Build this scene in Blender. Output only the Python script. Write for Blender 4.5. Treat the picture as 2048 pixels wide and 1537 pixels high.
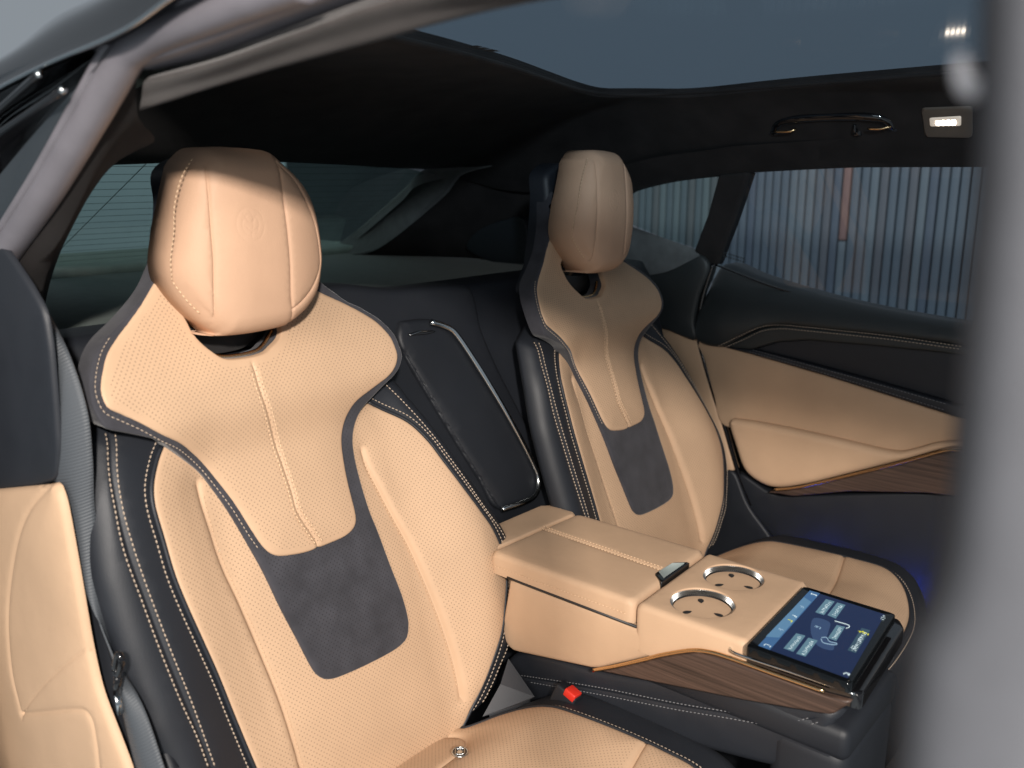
import bpy, bmesh, math, random
import numpy as np
from mathutils import Vector
from mathutils.geometry import delaunay_2d_cdt

random.seed(4)
for o in list(bpy.data.objects):
    bpy.data.objects.remove(o)
SC = bpy.context.scene
COL = SC.collection
R = math.radians

# ------------------------------------------------------------------ camera
cam_data = bpy.data.cameras.new('camera')
cam = bpy.data.objects.new('camera', cam_data)
COL.objects.link(cam)
cam.location = (1.0, -1.08, 1.15)
cam.rotation_euler = (R(90 - 13.3), 0, R(40.0))
cam_data.sensor_width = 36
cam_data.lens = 36 * 1800 / 2048
cam_data.clip_start = 0.02
cam_data.clip_end = 100
cam_data.dof.use_dof = True
cam_data.dof.focus_distance = 1.35
cam_data.dof.aperture_fstop = 4.5
SC.camera = cam

# ------------------------------------------------------------------ world and lamps
world = bpy.data.worlds.new('World')
SC.world = world
world.use_nodes = True
wb = world.node_tree.nodes['Background']
wb.inputs[0].default_value = (0.61, 0.68, 0.75, 1)
wb.inputs[1].default_value = 0.41


def lamp(name, loc, target, size, power, color):
    d = bpy.data.lights.new(name, 'AREA')
    d.shape = 'SQUARE'
    d.size = size
    d.energy = power
    d.color = color
    o = bpy.data.objects.new(name, d)
    COL.objects.link(o)
    o.location = loc
    v = Vector(target) - Vector(loc)
    o.rotation_euler = v.to_track_quat('-Z', 'Y').to_euler()
    return o


lamp('studio_key_lamp', (1.67, -1.60, 1.67), (0.1, -0.35, 0.8), 0.095, 67, (1.0, 0.925, 0.85))
lamp('studio_soft_lamp', (1.9, -3.0, 2.4), (0.2, -0.2, 0.7), 1.8, 75, (1.0, 0.93, 0.86))
lamp('slat_wall_fill', (-0.5, 1.30, 1.75), (-0.5, 3.0, 1.05), 1.4, 4.5, (0.95, 0.94, 1.0))  # added fill aimed at the slats, no such fixture is seen
lamp('backdrop_fill', (-2.2, 5.0, 3.8), (-6.0, 5.0, 1.4), 2.0, 150, (0.90, 0.95, 1.0))  # unseen light added to brighten the studio wall
SC.view_settings.view_transform = 'Standard'
SC.view_settings.look = 'None'
SC.view_settings.exposure = 0.0
SC.view_settings.gamma = 1.0
SC.cycles.use_denoising = True
SC.cycles.max_bounces = 8
SC.cycles.transparent_max_bounces = 12
SC.cycles.sample_clamp_indirect = 4.0

OUT = {
'wing': [[-0.1753,1.0052],[-0.2038,0.9817],[-0.2273,0.9647],[-0.2419,0.9526],[-0.2546,0.9374],[-0.2634,0.9234],[-0.2655,0.9138],[-0.2632,0.9025],[-0.2499,0.8924],[-0.2307,0.879],[-0.2068,0.86],[-0.1795,0.8401],[-0.1521,0.8105],[-0.1343,0.7808],[-0.1192,0.7496],[-0.1053,0.7127],[-0.0959,0.6914],[-0.0849,0.678],[-0.0685,0.6715],[-0.0379,0.6664],[-0.0157,0.6659],[0.0133,0.6662],[0.0309,0.6676],[0.0452,0.6728],[0.053,0.6821],[0.0549,0.6971],[0.0543,0.7326],[0.0556,0.76],[0.0594,0.7869],[0.0674,0.806],[0.0777,0.8234],[0.0921,0.838],[0.1216,0.8524],[0.1455,0.8638],[0.1598,0.8761],[0.1681,0.8904],[0.1675,0.906],[0.1649,0.9207],[0.1532,0.9406],[0.1311,0.9587],[0.1086,0.9725]],
'notch': [[-0.0059,0.9459],[-0.0314,0.9296],[-0.0472,0.9246],[-0.0761,0.9239],[-0.1013,0.9274],[-0.1152,0.9386],[-0.1261,0.9537],[-0.1304,0.9701]],
'suede': [[-0.1723,1.0099],[-0.2083,0.9835],[-0.2397,0.9657],[-0.2578,0.9507],[-0.2714,0.9325],[-0.2782,0.9133],[-0.2771,0.8992],[-0.2698,0.8824],[-0.2466,0.8717],[-0.2102,0.8546],[-0.1962,0.8418],[-0.1808,0.8264],[-0.1535,0.7968],[-0.1415,0.775],[-0.1277,0.7431],[-0.1134,0.7011],[-0.1004,0.6587],[-0.0888,0.61],[-0.077,0.5687],[-0.0654,0.527],[-0.0585,0.5133],[-0.048,0.505],[-0.0278,0.5005],[0.0184,0.4975],[0.0654,0.4974],[0.0898,0.5023],[0.0995,0.513],[0.1042,0.5308],[0.1027,0.5625],[0.0944,0.6089],[0.0868,0.6567],[0.081,0.6855],[0.0774,0.7227],[0.0768,0.7605],[0.0806,0.7857],[0.0899,0.8048],[0.1023,0.8222],[0.1171,0.8341],[0.1397,0.851],[0.1599,0.8653],[0.1714,0.8785],[0.1777,0.8911],[0.1765,0.9068],[0.1747,0.9216],[0.1629,0.9413],[0.1394,0.9607],[0.1166,0.9745]],
'wing_up_far': [[-0.1896,0.9495],[-0.1554,0.9921],[-0.1104,1.0379],[-0.0713,1.0813]],
'suede_up_far': [[-0.2397,0.9394],[-0.1952,0.9909],[-0.1458,1.0447],[-0.0979,1.1012],[-0.056,1.1408]],
'panel_left': [[-0.1943,0.8387],[-0.2067,0.8271],[-0.2203,0.8105],[-0.2274,0.796],[-0.2297,0.7781],[-0.2278,0.7456],[-0.2255,0.7061],[-0.218,0.6643],[-0.2079,0.6204],[-0.1973,0.5745],[-0.187,0.5184],[-0.1736,0.4513],[-0.1624,0.4026]],
'panel_right': [[0.1287,0.8267],[0.1498,0.8129],[0.1831,0.7908],[0.2055,0.7608],[0.2226,0.7251],[0.2454,0.6802],[0.2647,0.6455],[0.283,0.6113],[0.2928,0.5713],[0.2892,0.5376],[0.276,0.5051],[0.2546,0.4661],[0.2299,0.4321],[0.2065,0.4],[0.1813,0.3685],[0.1591,0.3432]],
'crease': [[0.1282,0.3372],[0.0376,0.3402],[-0.0485,0.3426]],
'dart_left': [[-0.1573,0.7824],[-0.1581,0.7506],[-0.1528,0.6895],[-0.1402,0.635],[-0.1282,0.5719],[-0.1174,0.5038],[-0.1124,0.4414],[-0.1112,0.4182]],
'dart_right': [[0.0989,0.7638],[0.1016,0.7365],[0.1211,0.6742],[0.1416,0.6147],[0.1567,0.5431],[0.1644,0.4886],[0.1681,0.4371],[0.1669,0.3894]],
'center_seam': [[-0.0667,0.9142],[-0.0643,0.8775],[-0.0492,0.8178],[-0.0403,0.7501],[-0.0381,0.7197],[-0.0204,0.6791],[-0.0176,0.6665]],
'outer_right': [[0.1807,0.8537],[0.2036,0.8183],[0.2282,0.7713],[0.2574,0.7135],[0.2975,0.6406],[0.3189,0.5972],[0.3279,0.5567],[0.3253,0.5252],[0.3131,0.4915],[0.2744,0.4317],[0.2462,0.4057],[0.2065,0.3609],[0.1687,0.3408]],
'outer_stitch_right': [[0.1668,0.8448],[0.1904,0.8113],[0.2157,0.7672],[0.2426,0.7129],[0.2789,0.6434],[0.3046,0.5983],[0.3157,0.5574],[0.3161,0.5274],[0.3032,0.495],[0.2664,0.4364],[0.2385,0.4083],[0.2013,0.3646]],
'outer_left': [[-0.2691,0.8714],[-0.2828,0.8364],[-0.293,0.8021],[-0.3019,0.7327],[-0.3019,0.6899],[-0.2992,0.6358],[-0.294,0.58],[-0.2865,0.5251]],
'left_stitch_a': [[-0.2535,0.8662],[-0.2642,0.8385],[-0.2713,0.8048],[-0.2744,0.7516],[-0.2683,0.6923],[-0.2622,0.6393],[-0.2535,0.5794],[-0.2443,0.533],[-0.2392,0.4941]],
'left_stitch_b': [[-0.2444,0.8641],[-0.2581,0.8282],[-0.2643,0.794],[-0.2638,0.7576],[-0.2599,0.7096],[-0.2499,0.6307],[-0.2403,0.569],[-0.2304,0.4887]],
'hr_l': [[-0.1273,1.1641],[-0.1331,1.1562],[-0.1414,1.1344],[-0.1514,1.1009],[-0.1582,1.0709],[-0.1619,1.0475],[-0.1599,1.0257],[-0.1502,1.0023],[-0.1324,0.978],[-0.113,0.9589]],
'hr_b': [[-0.1348,0.9616],[-0.1078,0.9573],[-0.0667,0.9562],[-0.027,0.9588]],
'hr_r': [[-0.0128,0.9633],[0.0123,0.9755],[0.0362,0.9974],[0.0472,1.0311],[0.0476,1.0512],[0.0396,1.0918],[0.0268,1.1216],[0.009,1.1427],[-0.0134,1.1595],[-0.0305,1.1723]],
'hr_t': [[-0.044,1.1753],[-0.0761,1.177],[-0.1102,1.1763]],
'hr_center': [[-0.0571,1.0666]],
'hr_seam_l': [[-0.1174,1.1693],[-0.1227,1.1503],[-0.1268,1.0988],[-0.1272,1.055],[-0.128,1.0097],[-0.1257,0.9851],[-0.1254,0.9674],[-0.1233,0.9599]],
'hr_seam_r': [[-0.0321,1.1663],[-0.0316,1.1587],[-0.0314,1.1231],[-0.0293,1.0766],[-0.0277,1.0388],[-0.0266,1.0],[-0.0214,0.9692],[-0.0189,0.9604]],
'hr_arc_l': [[-0.1214,1.1627],[-0.1304,1.1572],[-0.1446,1.1402],[-0.1544,1.1113],[-0.1554,1.0813],[-0.1589,1.05],[-0.155,1.0288],[-0.1443,1.0063],[-0.1264,0.9833]],
'hr_arc_r': [[-0.03,1.1587],[-0.0119,1.1435],[0.0033,1.1194],[0.0204,1.087],[0.0287,1.0532],[0.0283,1.0296],[0.0119,1.0065],[-0.0084,0.9912],[-0.0242,0.9829]],
'hr_logo': [[-0.0821,1.0894]],
'cu_pipe': [[0.2403,-0.283],[0.2555,-0.2643],[0.2806,-0.2204],[0.3068,-0.1765],[0.3408,-0.14],[0.3794,-0.1108],[0.4211,-0.0864],[0.4563,-0.0768],[0.4829,-0.0795],[0.5127,-0.0866],[0.5435,-0.0967],[0.5701,-0.1111]],
'cu_out': [[0.2342,-0.2189],[0.2456,-0.1786],[0.2566,-0.1443],[0.2671,-0.1251],[0.3043,-0.0887],[0.3532,-0.0478],[0.4018,-0.0308],[0.4548,-0.0275],[0.4939,-0.0246],[0.5369,-0.0309],[0.5735,-0.0448],[0.5994,-0.0599]],
'cu_far_out': [[0.2129,0.4765],[0.2465,0.5624],[0.2889,0.6339],[0.342,0.6855],[0.3896,0.7046],[0.4387,0.6953],[0.4964,0.6455],[0.5417,0.5843],[0.5738,0.5919],[0.5975,0.5477],[0.6174,0.4796],[0.6335,0.384],[0.6333,0.3132],[0.632,0.2461]],
'cu_far_cut': [[0.4267,0.4044],[0.4585,0.4896],[0.4977,0.5363],[0.5366,0.5857]],
'cu_tab': [[0.2262,-0.2662],[0.2423,-0.2557],[0.2646,-0.2638],[0.2901,-0.2853],[0.3142,-0.332],[0.3133,-0.3823],[0.2474,-0.388],[0.2206,-0.3153]],
'badge': [[0.2622,-0.3096]],
'lid_seam_a': [[0.1544,0.0104],[0.3788,-0.0012]],
'lid_seam_b': [[0.1661,-0.0045],[0.3812,-0.0192]],
'lid_hinge': [[0.158,-0.0692],[0.1583,0.0054],[0.1679,0.0849]],
'lid_front': [[0.4182,-0.126],[0.4136,-0.1035],[0.4071,-0.0455],[0.4018,0.0622],[0.4,0.0966]],
'latch': [[0.3876,-0.0312],[0.389,0.0187],[0.4074,0.0364],[0.4104,-0.05]],
'cup1': [[0.4378,-0.0678],[0.523,-0.0528],[0.4562,-0.0226],[0.5039,-0.0903]],
'cup2': [[0.4337,0.0323],[0.5183,0.0458],[0.4569,0.083],[0.498,0.0125]],
'cup1h': [[0.4669,-0.0395],[0.469,-0.0834],[0.5074,-0.0622]],
'cup2h': [[0.4624,0.0607],[0.4634,0.0184],[0.5014,0.0399]],
'lid_gap': [[0.186,0.552],[0.2154,0.5513],[0.3122,0.5504],[0.4151,0.5494]],
'side_tan': [[0.1905,0.5573],[0.2149,0.5502],[0.4148,0.5484],[0.4359,0.5506],[0.4504,0.5388],[0.4579,0.5239],[0.3488,0.459],[0.1904,0.4297],[0.1702,0.4505]],
'gold_console': [[0.3497,0.4608],[0.3863,0.4811],[0.4329,0.5093],[0.4593,0.5259],[0.5006,0.5477],[0.5273,0.5554],[0.5556,0.5575],[0.6142,0.558],[0.6751,0.559]],
'wood': [[0.3616,0.4631],[0.3831,0.4753],[0.43,0.5038],[0.4565,0.5204],[0.4981,0.5424],[0.525,0.5502],[0.5534,0.5517],[0.6124,0.5523],[0.6736,0.5533],[0.7072,0.5573],[0.6855,0.5313],[0.5827,0.5073],[0.4771,0.4862]],
'front_side': [[0.4143,0.5696],[0.4591,0.5212],[0.497,0.5425],[0.5239,0.551],[0.5481,0.5558],[0.577,0.5802]],
'tray': [[0.5417,0.1049],[0.6896,0.0992],[0.7026,0.078],[0.7149,-0.1368],[0.5537,-0.1282]],
'tray_chrome': [[0.551,-0.1175],[0.5642,-0.1283],[0.6389,-0.1251],[0.7092,-0.1235]],
'screen': [[0.5704,0.0627],[0.6944,0.0607],[0.7093,-0.1419],[0.5815,-0.1399]],
'disp': [[0.5826,0.053],[0.6845,0.0491],[0.7028,-0.1331],[0.593,-0.1308]],
'card0': [[0.6095,0.0416],[0.6212,0.0422],[0.6248,-0.0044],[0.613,-0.0039]],
'card1': [[0.6248,0.0415],[0.6358,0.0417],[0.6399,-0.0037],[0.6282,-0.0015]],
'card2': [[0.6471,-0.0194],[0.657,-0.0176],[0.6616,-0.0596],[0.6511,-0.0591]],
'card3': [[0.6163,-0.0726],[0.6276,-0.0711],[0.6317,-0.1177],[0.6194,-0.1176]],
'card4': [[0.6322,-0.0734],[0.6438,-0.073],[0.6473,-0.1191],[0.6362,-0.1197]],
'card5': [[0.6739,-0.0067],[0.6845,-0.0058],[0.6902,-0.073],[0.6801,-0.0726]],
'card6': [[0.5826,0.053],[0.5968,0.0534],[0.6083,-0.1314],[0.593,-0.1308]],
'card7': [[0.5846,0.0281],[0.5978,0.0207],[0.6046,-0.0966],[0.5909,-0.105]],
'ui_outline': [[0.6413,-0.0109],[0.658,-0.0102],[0.6612,-0.0157],[0.6593,-0.0205]],
'ui_outline2': [[0.6447,-0.063],[0.6493,-0.0591],[0.6556,-0.0661],[0.6643,-0.065],[0.6633,-0.0703],[0.6515,-0.0741],[0.6456,-0.0668]],
'ui_car': [[0.6178,-0.0206],[0.6371,-0.0178],[0.6456,-0.0433],[0.6511,-0.0638],[0.6611,-0.0676],[0.6662,-0.0843],[0.6483,-0.0844],[0.6288,-0.0574]],
'ui_points': [[0.5898,0.0456],[0.5997,-0.1222],[0.6973,-0.1243],[0.6852,0.0394],[0.5923,-0.0001],[0.5968,-0.0746],[0.5936,-0.0299],[0.5939,-0.0457],[0.6746,-0.0157],[0.6801,-0.0159],[0.6815,-0.0352],[0.6831,-0.0612],[0.6286,-0.0397]],
'lower_side': [[0.188,0.4162],[0.3387,0.4442],[0.469,0.4744],[0.5762,0.4959],[0.6807,0.5203],[0.6764,0.4915],[0.6724,0.4275],[0.4339,0.376],[0.1567,0.3247]],
'lower_st_a': [[0.1941,0.3798],[0.336,0.4164],[0.466,0.4442],[0.541,0.4628],[0.5995,0.4769],[0.634,0.4889],[0.6526,0.5017]],
'lower_st_b': [[0.2142,0.3755],[0.3363,0.4051],[0.4665,0.4344],[0.5415,0.4535],[0.6001,0.4679],[0.6377,0.4815],[0.6616,0.4987]],
'buckle': [[0.2835,-0.1235],[0.2842,-0.1072],[0.2877,-0.0955],[0.3135,-0.112]],
'buckle3': [[0.3075,-0.125,0.408]],
'wedge': [[0.1969,-0.13,0.4153],[0.2404,-0.13,0.3781],[0.2353,-0.15,0.374],[0.2056,-0.19,0.3656],[0.2044,-0.16,0.3966]],
'pass': [[-0.039,-0.1172,0.91],[-0.0412,-0.1019,0.9174],[-0.0397,-0.0405,0.9123],[-0.033,-0.0041,0.8899],[-0.0167,0.027,0.8358],[0.0122,0.0782,0.7394],[0.0434,0.127,0.6352],[0.0522,0.1265,0.6061],[0.0573,0.1072,0.589],[0.0573,0.0117,0.589],[0.0398,-0.0191,0.6472],[0.0044,-0.0752,0.7655],[-0.0288,-0.1228,0.8759]],
'pass_chrome': [[-0.0345,-0.0572,0.9117],[-0.0315,-0.0292,0.9018],[-0.0271,-0.0079,0.8868],[-0.0122,0.022,0.8372],[0.0174,0.0721,0.7388],[0.0451,0.1106,0.6463],[0.0552,0.1153,0.6126],[0.0611,0.0967,0.5929],[0.062,0.0595,0.5898],[0.0611,0.0073,0.5931]],
'pass_slot': [[-0.0322,-0.1079,0.8974],[-0.0332,-0.0792,0.9007],[-0.0318,-0.0489,0.896],[-0.0312,-0.0701,0.894]],
'center_block': [[-0.0657,-0.2505,0.9656],[-0.0658,-0.0899,0.9661],[-0.0629,0.0664,0.9563],[-0.0527,0.0806,0.9225],[-0.0399,0.0802,0.8796],[-0.0182,0.1004,0.8075],[0.0159,0.1436,0.6936],[0.0653,0.1871,0.5289],[0.058,0.0106,0.5532],[0.0055,-0.166,0.7282]],
'belt': [[0.0429,0.9427],[0.1345,0.9237],[0.2043,0.9096],[0.2927,0.8948],[0.3763,0.8839],[0.4743,0.8744],[0.6009,0.8664],[0.6353,0.8627],[0.6393,0.8274],[0.5523,0.8291],[0.4596,0.8309],[0.3606,0.8308],[0.2764,0.8298],[0.2213,0.8292],[0.1764,0.8189],[0.131,0.7937],[0.0866,0.7656],[0.0234,0.7718],[0.0158,0.8186],[0.0228,0.8768]],
'armband': [[0.0866,0.7656],[0.131,0.7937],[0.1764,0.8189],[0.2213,0.8292],[0.2764,0.8298],[0.3606,0.8308],[0.4596,0.8309],[0.5523,0.8291],[0.6393,0.8274],[0.6416,0.8068],[0.5541,0.8117],[0.4129,0.809],[0.2784,0.8044],[0.2127,0.7922],[0.1541,0.7683]],
'pocket': [[0.1541,0.7683],[0.2127,0.7922],[0.2784,0.8044],[0.4129,0.809],[0.5541,0.8117],[0.6416,0.8068],[0.6536,0.6999],[0.5549,0.7177],[0.4195,0.7375],[0.2823,0.7552]],
'blackband': [[0.0234,0.7718],[0.0866,0.7656],[0.1541,0.7683],[0.2823,0.7552],[0.4195,0.7375],[0.5549,0.7177],[0.6536,0.6999],[0.6556,0.6827],[0.5767,0.6913],[0.4712,0.7092],[0.3163,0.7351],[0.1452,0.7593]],
'doortan': [[0.0234,0.7718],[0.1452,0.7593],[0.3163,0.7351],[0.4712,0.7092],[0.5767,0.6913],[0.6556,0.6827],[0.664,0.6084],[0.584,0.622],[0.5199,0.6038],[0.4637,0.5816],[0.3284,0.587],[0.1922,0.5893],[0.095,0.5831],[0.0659,0.6494],[0.0386,0.728]],
'armrest': [[0.1195,0.6008],[0.1492,0.6096],[0.2479,0.6108],[0.3567,0.6075],[0.4729,0.6032],[0.5146,0.6159],[0.5541,0.636],[0.5976,0.6477],[0.6699,0.6514],[0.6715,0.6373],[0.599,0.6351],[0.5686,0.6269],[0.4982,0.5898],[0.4036,0.5428],[0.3012,0.493],[0.2406,0.472],[0.1995,0.4753],[0.1623,0.4973],[0.1372,0.5494]],
'doorgold': [[0.245,0.4736],[0.3053,0.4945],[0.4071,0.5441],[0.5012,0.5909],[0.5713,0.6279],[0.6014,0.636],[0.6655,0.6356]],
'doorwood': [[0.2252,0.4621],[0.2975,0.486],[0.4006,0.5362],[0.4957,0.5836],[0.5665,0.621],[0.597,0.6293],[0.6702,0.6297],[0.6788,0.5532],[0.5475,0.537],[0.4031,0.5062],[0.2878,0.4677]],
'doorlower': [[0.1365,0.4774],[0.2198,0.4484],[0.283,0.4575],[0.5374,0.5234],[0.6717,0.5399],[0.7178,0.1313],[0.421,0.1316],[0.246,0.3293],[0.1683,0.406]],
'gap': [[0.0463,0.9485],[0.0253,0.877],[0.0171,0.8188],[0.0209,0.7703],[0.0392,0.7164],[0.0659,0.6494],[0.095,0.5831],[0.1364,0.4786],[0.1743,0.4075]],
'st_belt_a': [[0.0791,0.7681],[0.1285,0.7967],[0.1762,0.8221],[0.2212,0.8314],[0.2762,0.833],[0.3604,0.8339],[0.4593,0.8339],[0.5789,0.8294]],
'st_belt_b': [[0.0927,0.7663],[0.1373,0.7899],[0.1791,0.8136],[0.224,0.823],[0.2769,0.8245],[0.3611,0.8256],[0.4601,0.8259],[0.5796,0.8227]],
'st_band_a': [[0.1588,0.7689],[0.2824,0.7531],[0.4197,0.7344],[0.5644,0.7133]],
'st_band_b': [[0.1509,0.7634],[0.283,0.7455],[0.4207,0.7241],[0.5658,0.7005]],
'qtan': [[-0.1418,0.8022],[-0.0587,0.7871],[0.017,0.7722],[0.0368,0.7137],[0.0635,0.6467],[0.0913,0.5824],[0.1301,0.4796],[0.0888,0.473],[0.0024,0.6272]],
'qdark': [[-0.2238,0.8923],[-0.1744,0.92],[-0.0784,0.9266],[0.0026,0.9705],[0.0416,0.9448],[0.0203,0.8766],[0.012,0.8182],[0.017,0.7722],[-0.0587,0.7871],[-0.1418,0.8022]],
'qlow': [[0.0086,0.5055],[0.0887,0.4754],[0.1302,0.4784],[0.1707,0.4066],[0.2469,0.3174],[0.3063,0.1519],[-0.0818,0.0178],[-0.0956,0.3543]],
'doorglass': [[0.0469,0.7684,0.9479],[0.1548,0.6879,1.141],[0.1558,0.6846,1.149],[0.3611,0.6807,1.1583],[0.6111,0.6782,1.1643],[0.6174,0.8074,0.8543],[0.4624,0.8025,0.866],[0.3431,0.7968,0.8797],[0.1929,0.7867,0.904]],
'qglass': [[-0.1874,0.7304,1.0389],[-0.1678,0.7085,1.0916],[-0.1414,0.7027,1.1056],[-0.0355,0.6935,1.1276],[0.0871,0.688,1.1408],[0.0061,0.755,0.98],[-0.074,0.7471,0.999]],
'cpillar': [[0.0897,0.6871,1.1429],[0.158,0.6846,1.149],[0.1079,0.7263,1.0489],[0.0515,0.7692,0.9459],[0.0363,0.7701,0.9437],[0.0013,0.7575,0.974],[0.0501,0.7226,1.0578]],
'qledge': [[-0.2015,0.7306,1.0384],[-0.1602,0.7364,1.0246],[-0.0738,0.7466,1.0002],[0.0044,0.756,0.9776],[0.0028,0.7599,0.9683],[-0.0893,0.7787,0.9231],[-0.1873,0.7853,0.9074],[-0.2396,0.7826,0.9137]],
'etch_door': [[0.068,0.7611,0.9653],[0.1179,0.766,0.9537]],
'header': [[-0.1689,0.7,1.0861],[-0.1397,0.7,1.1057],[-0.0335,0.69,1.1276],[0.1,0.685,1.1419],[0.1581,0.68,1.148],[0.3614,0.68,1.1574],[0.6108,0.68,1.1634]],
'handle': [[0.2404,0.6,1.224],[0.2601,0.58,1.239],[0.3025,0.57,1.2451],[0.3624,0.57,1.2464],[0.42,0.57,1.2443],[0.4513,0.58,1.2386],[0.4597,0.6,1.2248]],
'handle_gold': [[0.2537,0.575,1.2219],[0.283,0.575,1.222],[0.2921,0.58,1.2264]],
'handle_gold2': [[0.4245,0.575,1.2225],[0.4477,0.575,1.2218],[0.4626,0.58,1.2257]],
'coat_hook': [[0.3984,0.6,1.2206]],
'lamp': [[0.516,0.5581,1.2498],[0.5949,0.5586,1.2497],[0.5874,0.6105,1.2037],[0.5126,0.6075,1.2061]],
'lamp_led': [[0.5266,0.5731,1.2348],[0.5759,0.5717,1.2354],[0.5736,0.5862,1.2234],[0.5251,0.5857,1.2232]],
'glass': [[0.243,-0.4359],[0.2292,-0.3827],[0.1928,-0.2361],[0.134,-0.0524],[0.0597,0.1367],[0.0026,0.2838],[-0.0255,0.403],[-0.0053,0.4587],[0.035,0.4846],[0.1344,0.4998],[0.3385,0.4757],[0.5887,0.4366],[0.6834,0.4343]],
'glass_etch': [[0.225,-0.2215],[0.2102,-0.1626]],
'rwin': [[-1.0763,-0.2237,0.9495],[-0.916,-0.2594,1.0136],[-0.7645,-0.2907,1.0742],[-0.6333,-0.3134,1.1267],[-0.5378,-0.3159,1.1649],[-0.5031,-0.2927,1.1788],[-0.487,-0.2376,1.1852],[-0.4741,-0.1281,1.1903],[-0.482,-0.0039,1.1872],[-0.521,0.2004,1.1716],[-0.5837,0.4581,1.1465],[-0.6936,0.5027,1.1025],[-1.0048,0.5969,0.9781],[-1.1147,0.6024,0.9341],[-1.1936,0.6355,0.9026]],
'rwin_diag': [[-0.4954,-0.2471,1.1818],[-0.9825,-0.2178,0.987]],
'dpillar_in': [[-0.5372,0.5213,1.1651],[-0.5866,0.4659,1.1454],[-0.6971,0.5111,1.1011],[-1.0146,0.6104,0.9742],[-1.1244,0.61,0.9302],[-1.1562,0.5347,0.9175]],
'dpillar_out': [[-0.3974,0.56,1.1647],[-0.5236,0.55,1.1394],[-0.5834,0.55,1.0912],[-0.7574,0.54,0.9826],[-0.8561,0.53,0.9376],[-0.9993,0.5,0.9124]],
'spk': [[-0.5745,0.62,0.9702],[-0.5313,0.62,1.0072],[-0.4488,0.62,1.0346],[-0.3857,0.62,1.0367],[-0.3853,0.62,0.9352],[-0.4818,0.62,0.9291],[-0.5661,0.62,0.9517]],
'qledge_top': [[-0.2081,0.7298,1.0406],[-0.1602,0.7364,1.0246],[-0.0738,0.7466,1.0002],[0.0068,0.7564,0.9766]],
'qledge_mid': [[-0.222,0.745,1.023],[-0.1651,0.745,1.0089],[-0.0722,0.745,0.9856],[0.0159,0.745,0.9689]],
'qledge_low': [[-0.2221,0.735,0.9128],[-0.1551,0.735,0.9092],[-0.0635,0.735,0.9239],[0.0213,0.74,0.9662]],
'qhandle': [[-0.1436,0.7,0.9455],[-0.1165,0.7,0.9484],[-0.1055,0.7,0.9433],[-0.1147,0.7,0.937],[-0.1501,0.7,0.9359]],
'seal': [[-0.1799,-0.68,0.9863],[-0.0396,-0.68,1.0705],[0.0775,-0.68,1.1377],[0.1828,-0.68,1.2034],[0.2429,-0.68,1.2413],[0.2677,-0.68,1.2503],[0.3092,-0.68,1.2572],[0.4123,-0.68,1.2668],[0.4922,-0.68,1.2732]],
'rail1': [[0.253,-0.675,1.2481],[0.3002,-0.675,1.2563],[0.4047,-0.675,1.2666],[0.475,-0.675,1.2724],[0.5361,-0.675,1.2772]],
'rail2': [[0.2448,-0.66,1.23],[0.2846,-0.66,1.2287],[0.3921,-0.66,1.2419],[0.5072,-0.66,1.2537],[0.5822,-0.66,1.2593]],
'rail3': [[0.1886,-0.64,1.2052],[0.2953,-0.64,1.2172],[0.4134,-0.64,1.2294],[0.5151,-0.64,1.2379],[0.6498,-0.64,1.2473]],
'pil1': [[-0.1631,-0.675,0.9873],[-0.0265,-0.675,1.0709],[0.0873,-0.675,1.1377],[0.1846,-0.675,1.1993],[0.2522,-0.675,1.2442]],
'pil2': [[-0.0872,-0.65,0.9832],[-0.0409,-0.65,1.0328],[0.0412,-0.65,1.096],[0.114,-0.645,1.1562],[0.1803,-0.64,1.1998]],
'pil3': [[-0.1909,-0.6,0.9661],[-0.2029,-0.58,1.0143],[-0.182,-0.56,1.0777],[-0.08,-0.56,1.146],[0.0522,-0.56,1.1779]],
'ext1': [[-0.148,-0.66,1.2337],[-0.0602,-0.66,1.251],[0.0267,-0.66,1.2648],[0.1131,-0.66,1.2866],[0.2051,-0.66,1.2941],[0.2811,-0.66,1.3008]],
'ext2': [[-0.0155,-0.71,1.2121],[0.0617,-0.71,1.2254],[0.1711,-0.71,1.2399],[0.3004,-0.71,1.2536],[0.3725,-0.71,1.2689],[0.4238,-0.71,1.2789]],
'ext3': [[-0.1772,-0.66,1.1517],[-0.0784,-0.66,1.1939],[0.0636,-0.66,1.2276],[0.176,-0.66,1.2578],[0.2198,-0.66,1.2676],[0.3297,-0.66,1.2803]],
'ext4': [[-0.1451,-0.69,1.0055],[-0.0319,-0.69,1.0951],[0.0945,-0.69,1.1652],[0.1979,-0.69,1.2226],[0.2523,-0.69,1.2487]],
'ext3b': [[-0.0961,-0.695,1.1037],[-0.0028,-0.695,1.1455],[0.1254,-0.695,1.1981],[0.2148,-0.695,1.2313],[0.2575,-0.695,1.2504]],
'stick1': [[0.03,-0.715,1.196],[0.159,-0.715,1.2317]],
'stick2': [[0.0104,-0.71,1.1779],[0.189,-0.71,1.2172]],
'ctrim': [[-0.0818,-0.7,1.1043],[-0.0093,-0.7,1.0646],[0.0312,-0.7,1.0367],[0.0582,-0.7,1.0122],[0.0616,-0.7,0.9742],[0.0577,-0.7,0.9214],[0.0525,-0.7,0.8666],[0.0386,-0.7,0.8275],[-0.0166,-0.7,0.8073],[-0.2061,-0.7,0.7552]],
'bolster': [[-0.1426,-0.72,0.776],[0.0365,-0.72,0.8242],[0.0569,-0.71,0.8317],[0.0669,-0.71,0.812],[0.0742,-0.71,0.7637],[0.0872,-0.71,0.6527],[0.0986,-0.71,0.6035],[0.1285,-0.71,0.5622],[0.1533,-0.71,0.5255],[-0.3096,-0.72,0.3068]],
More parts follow.
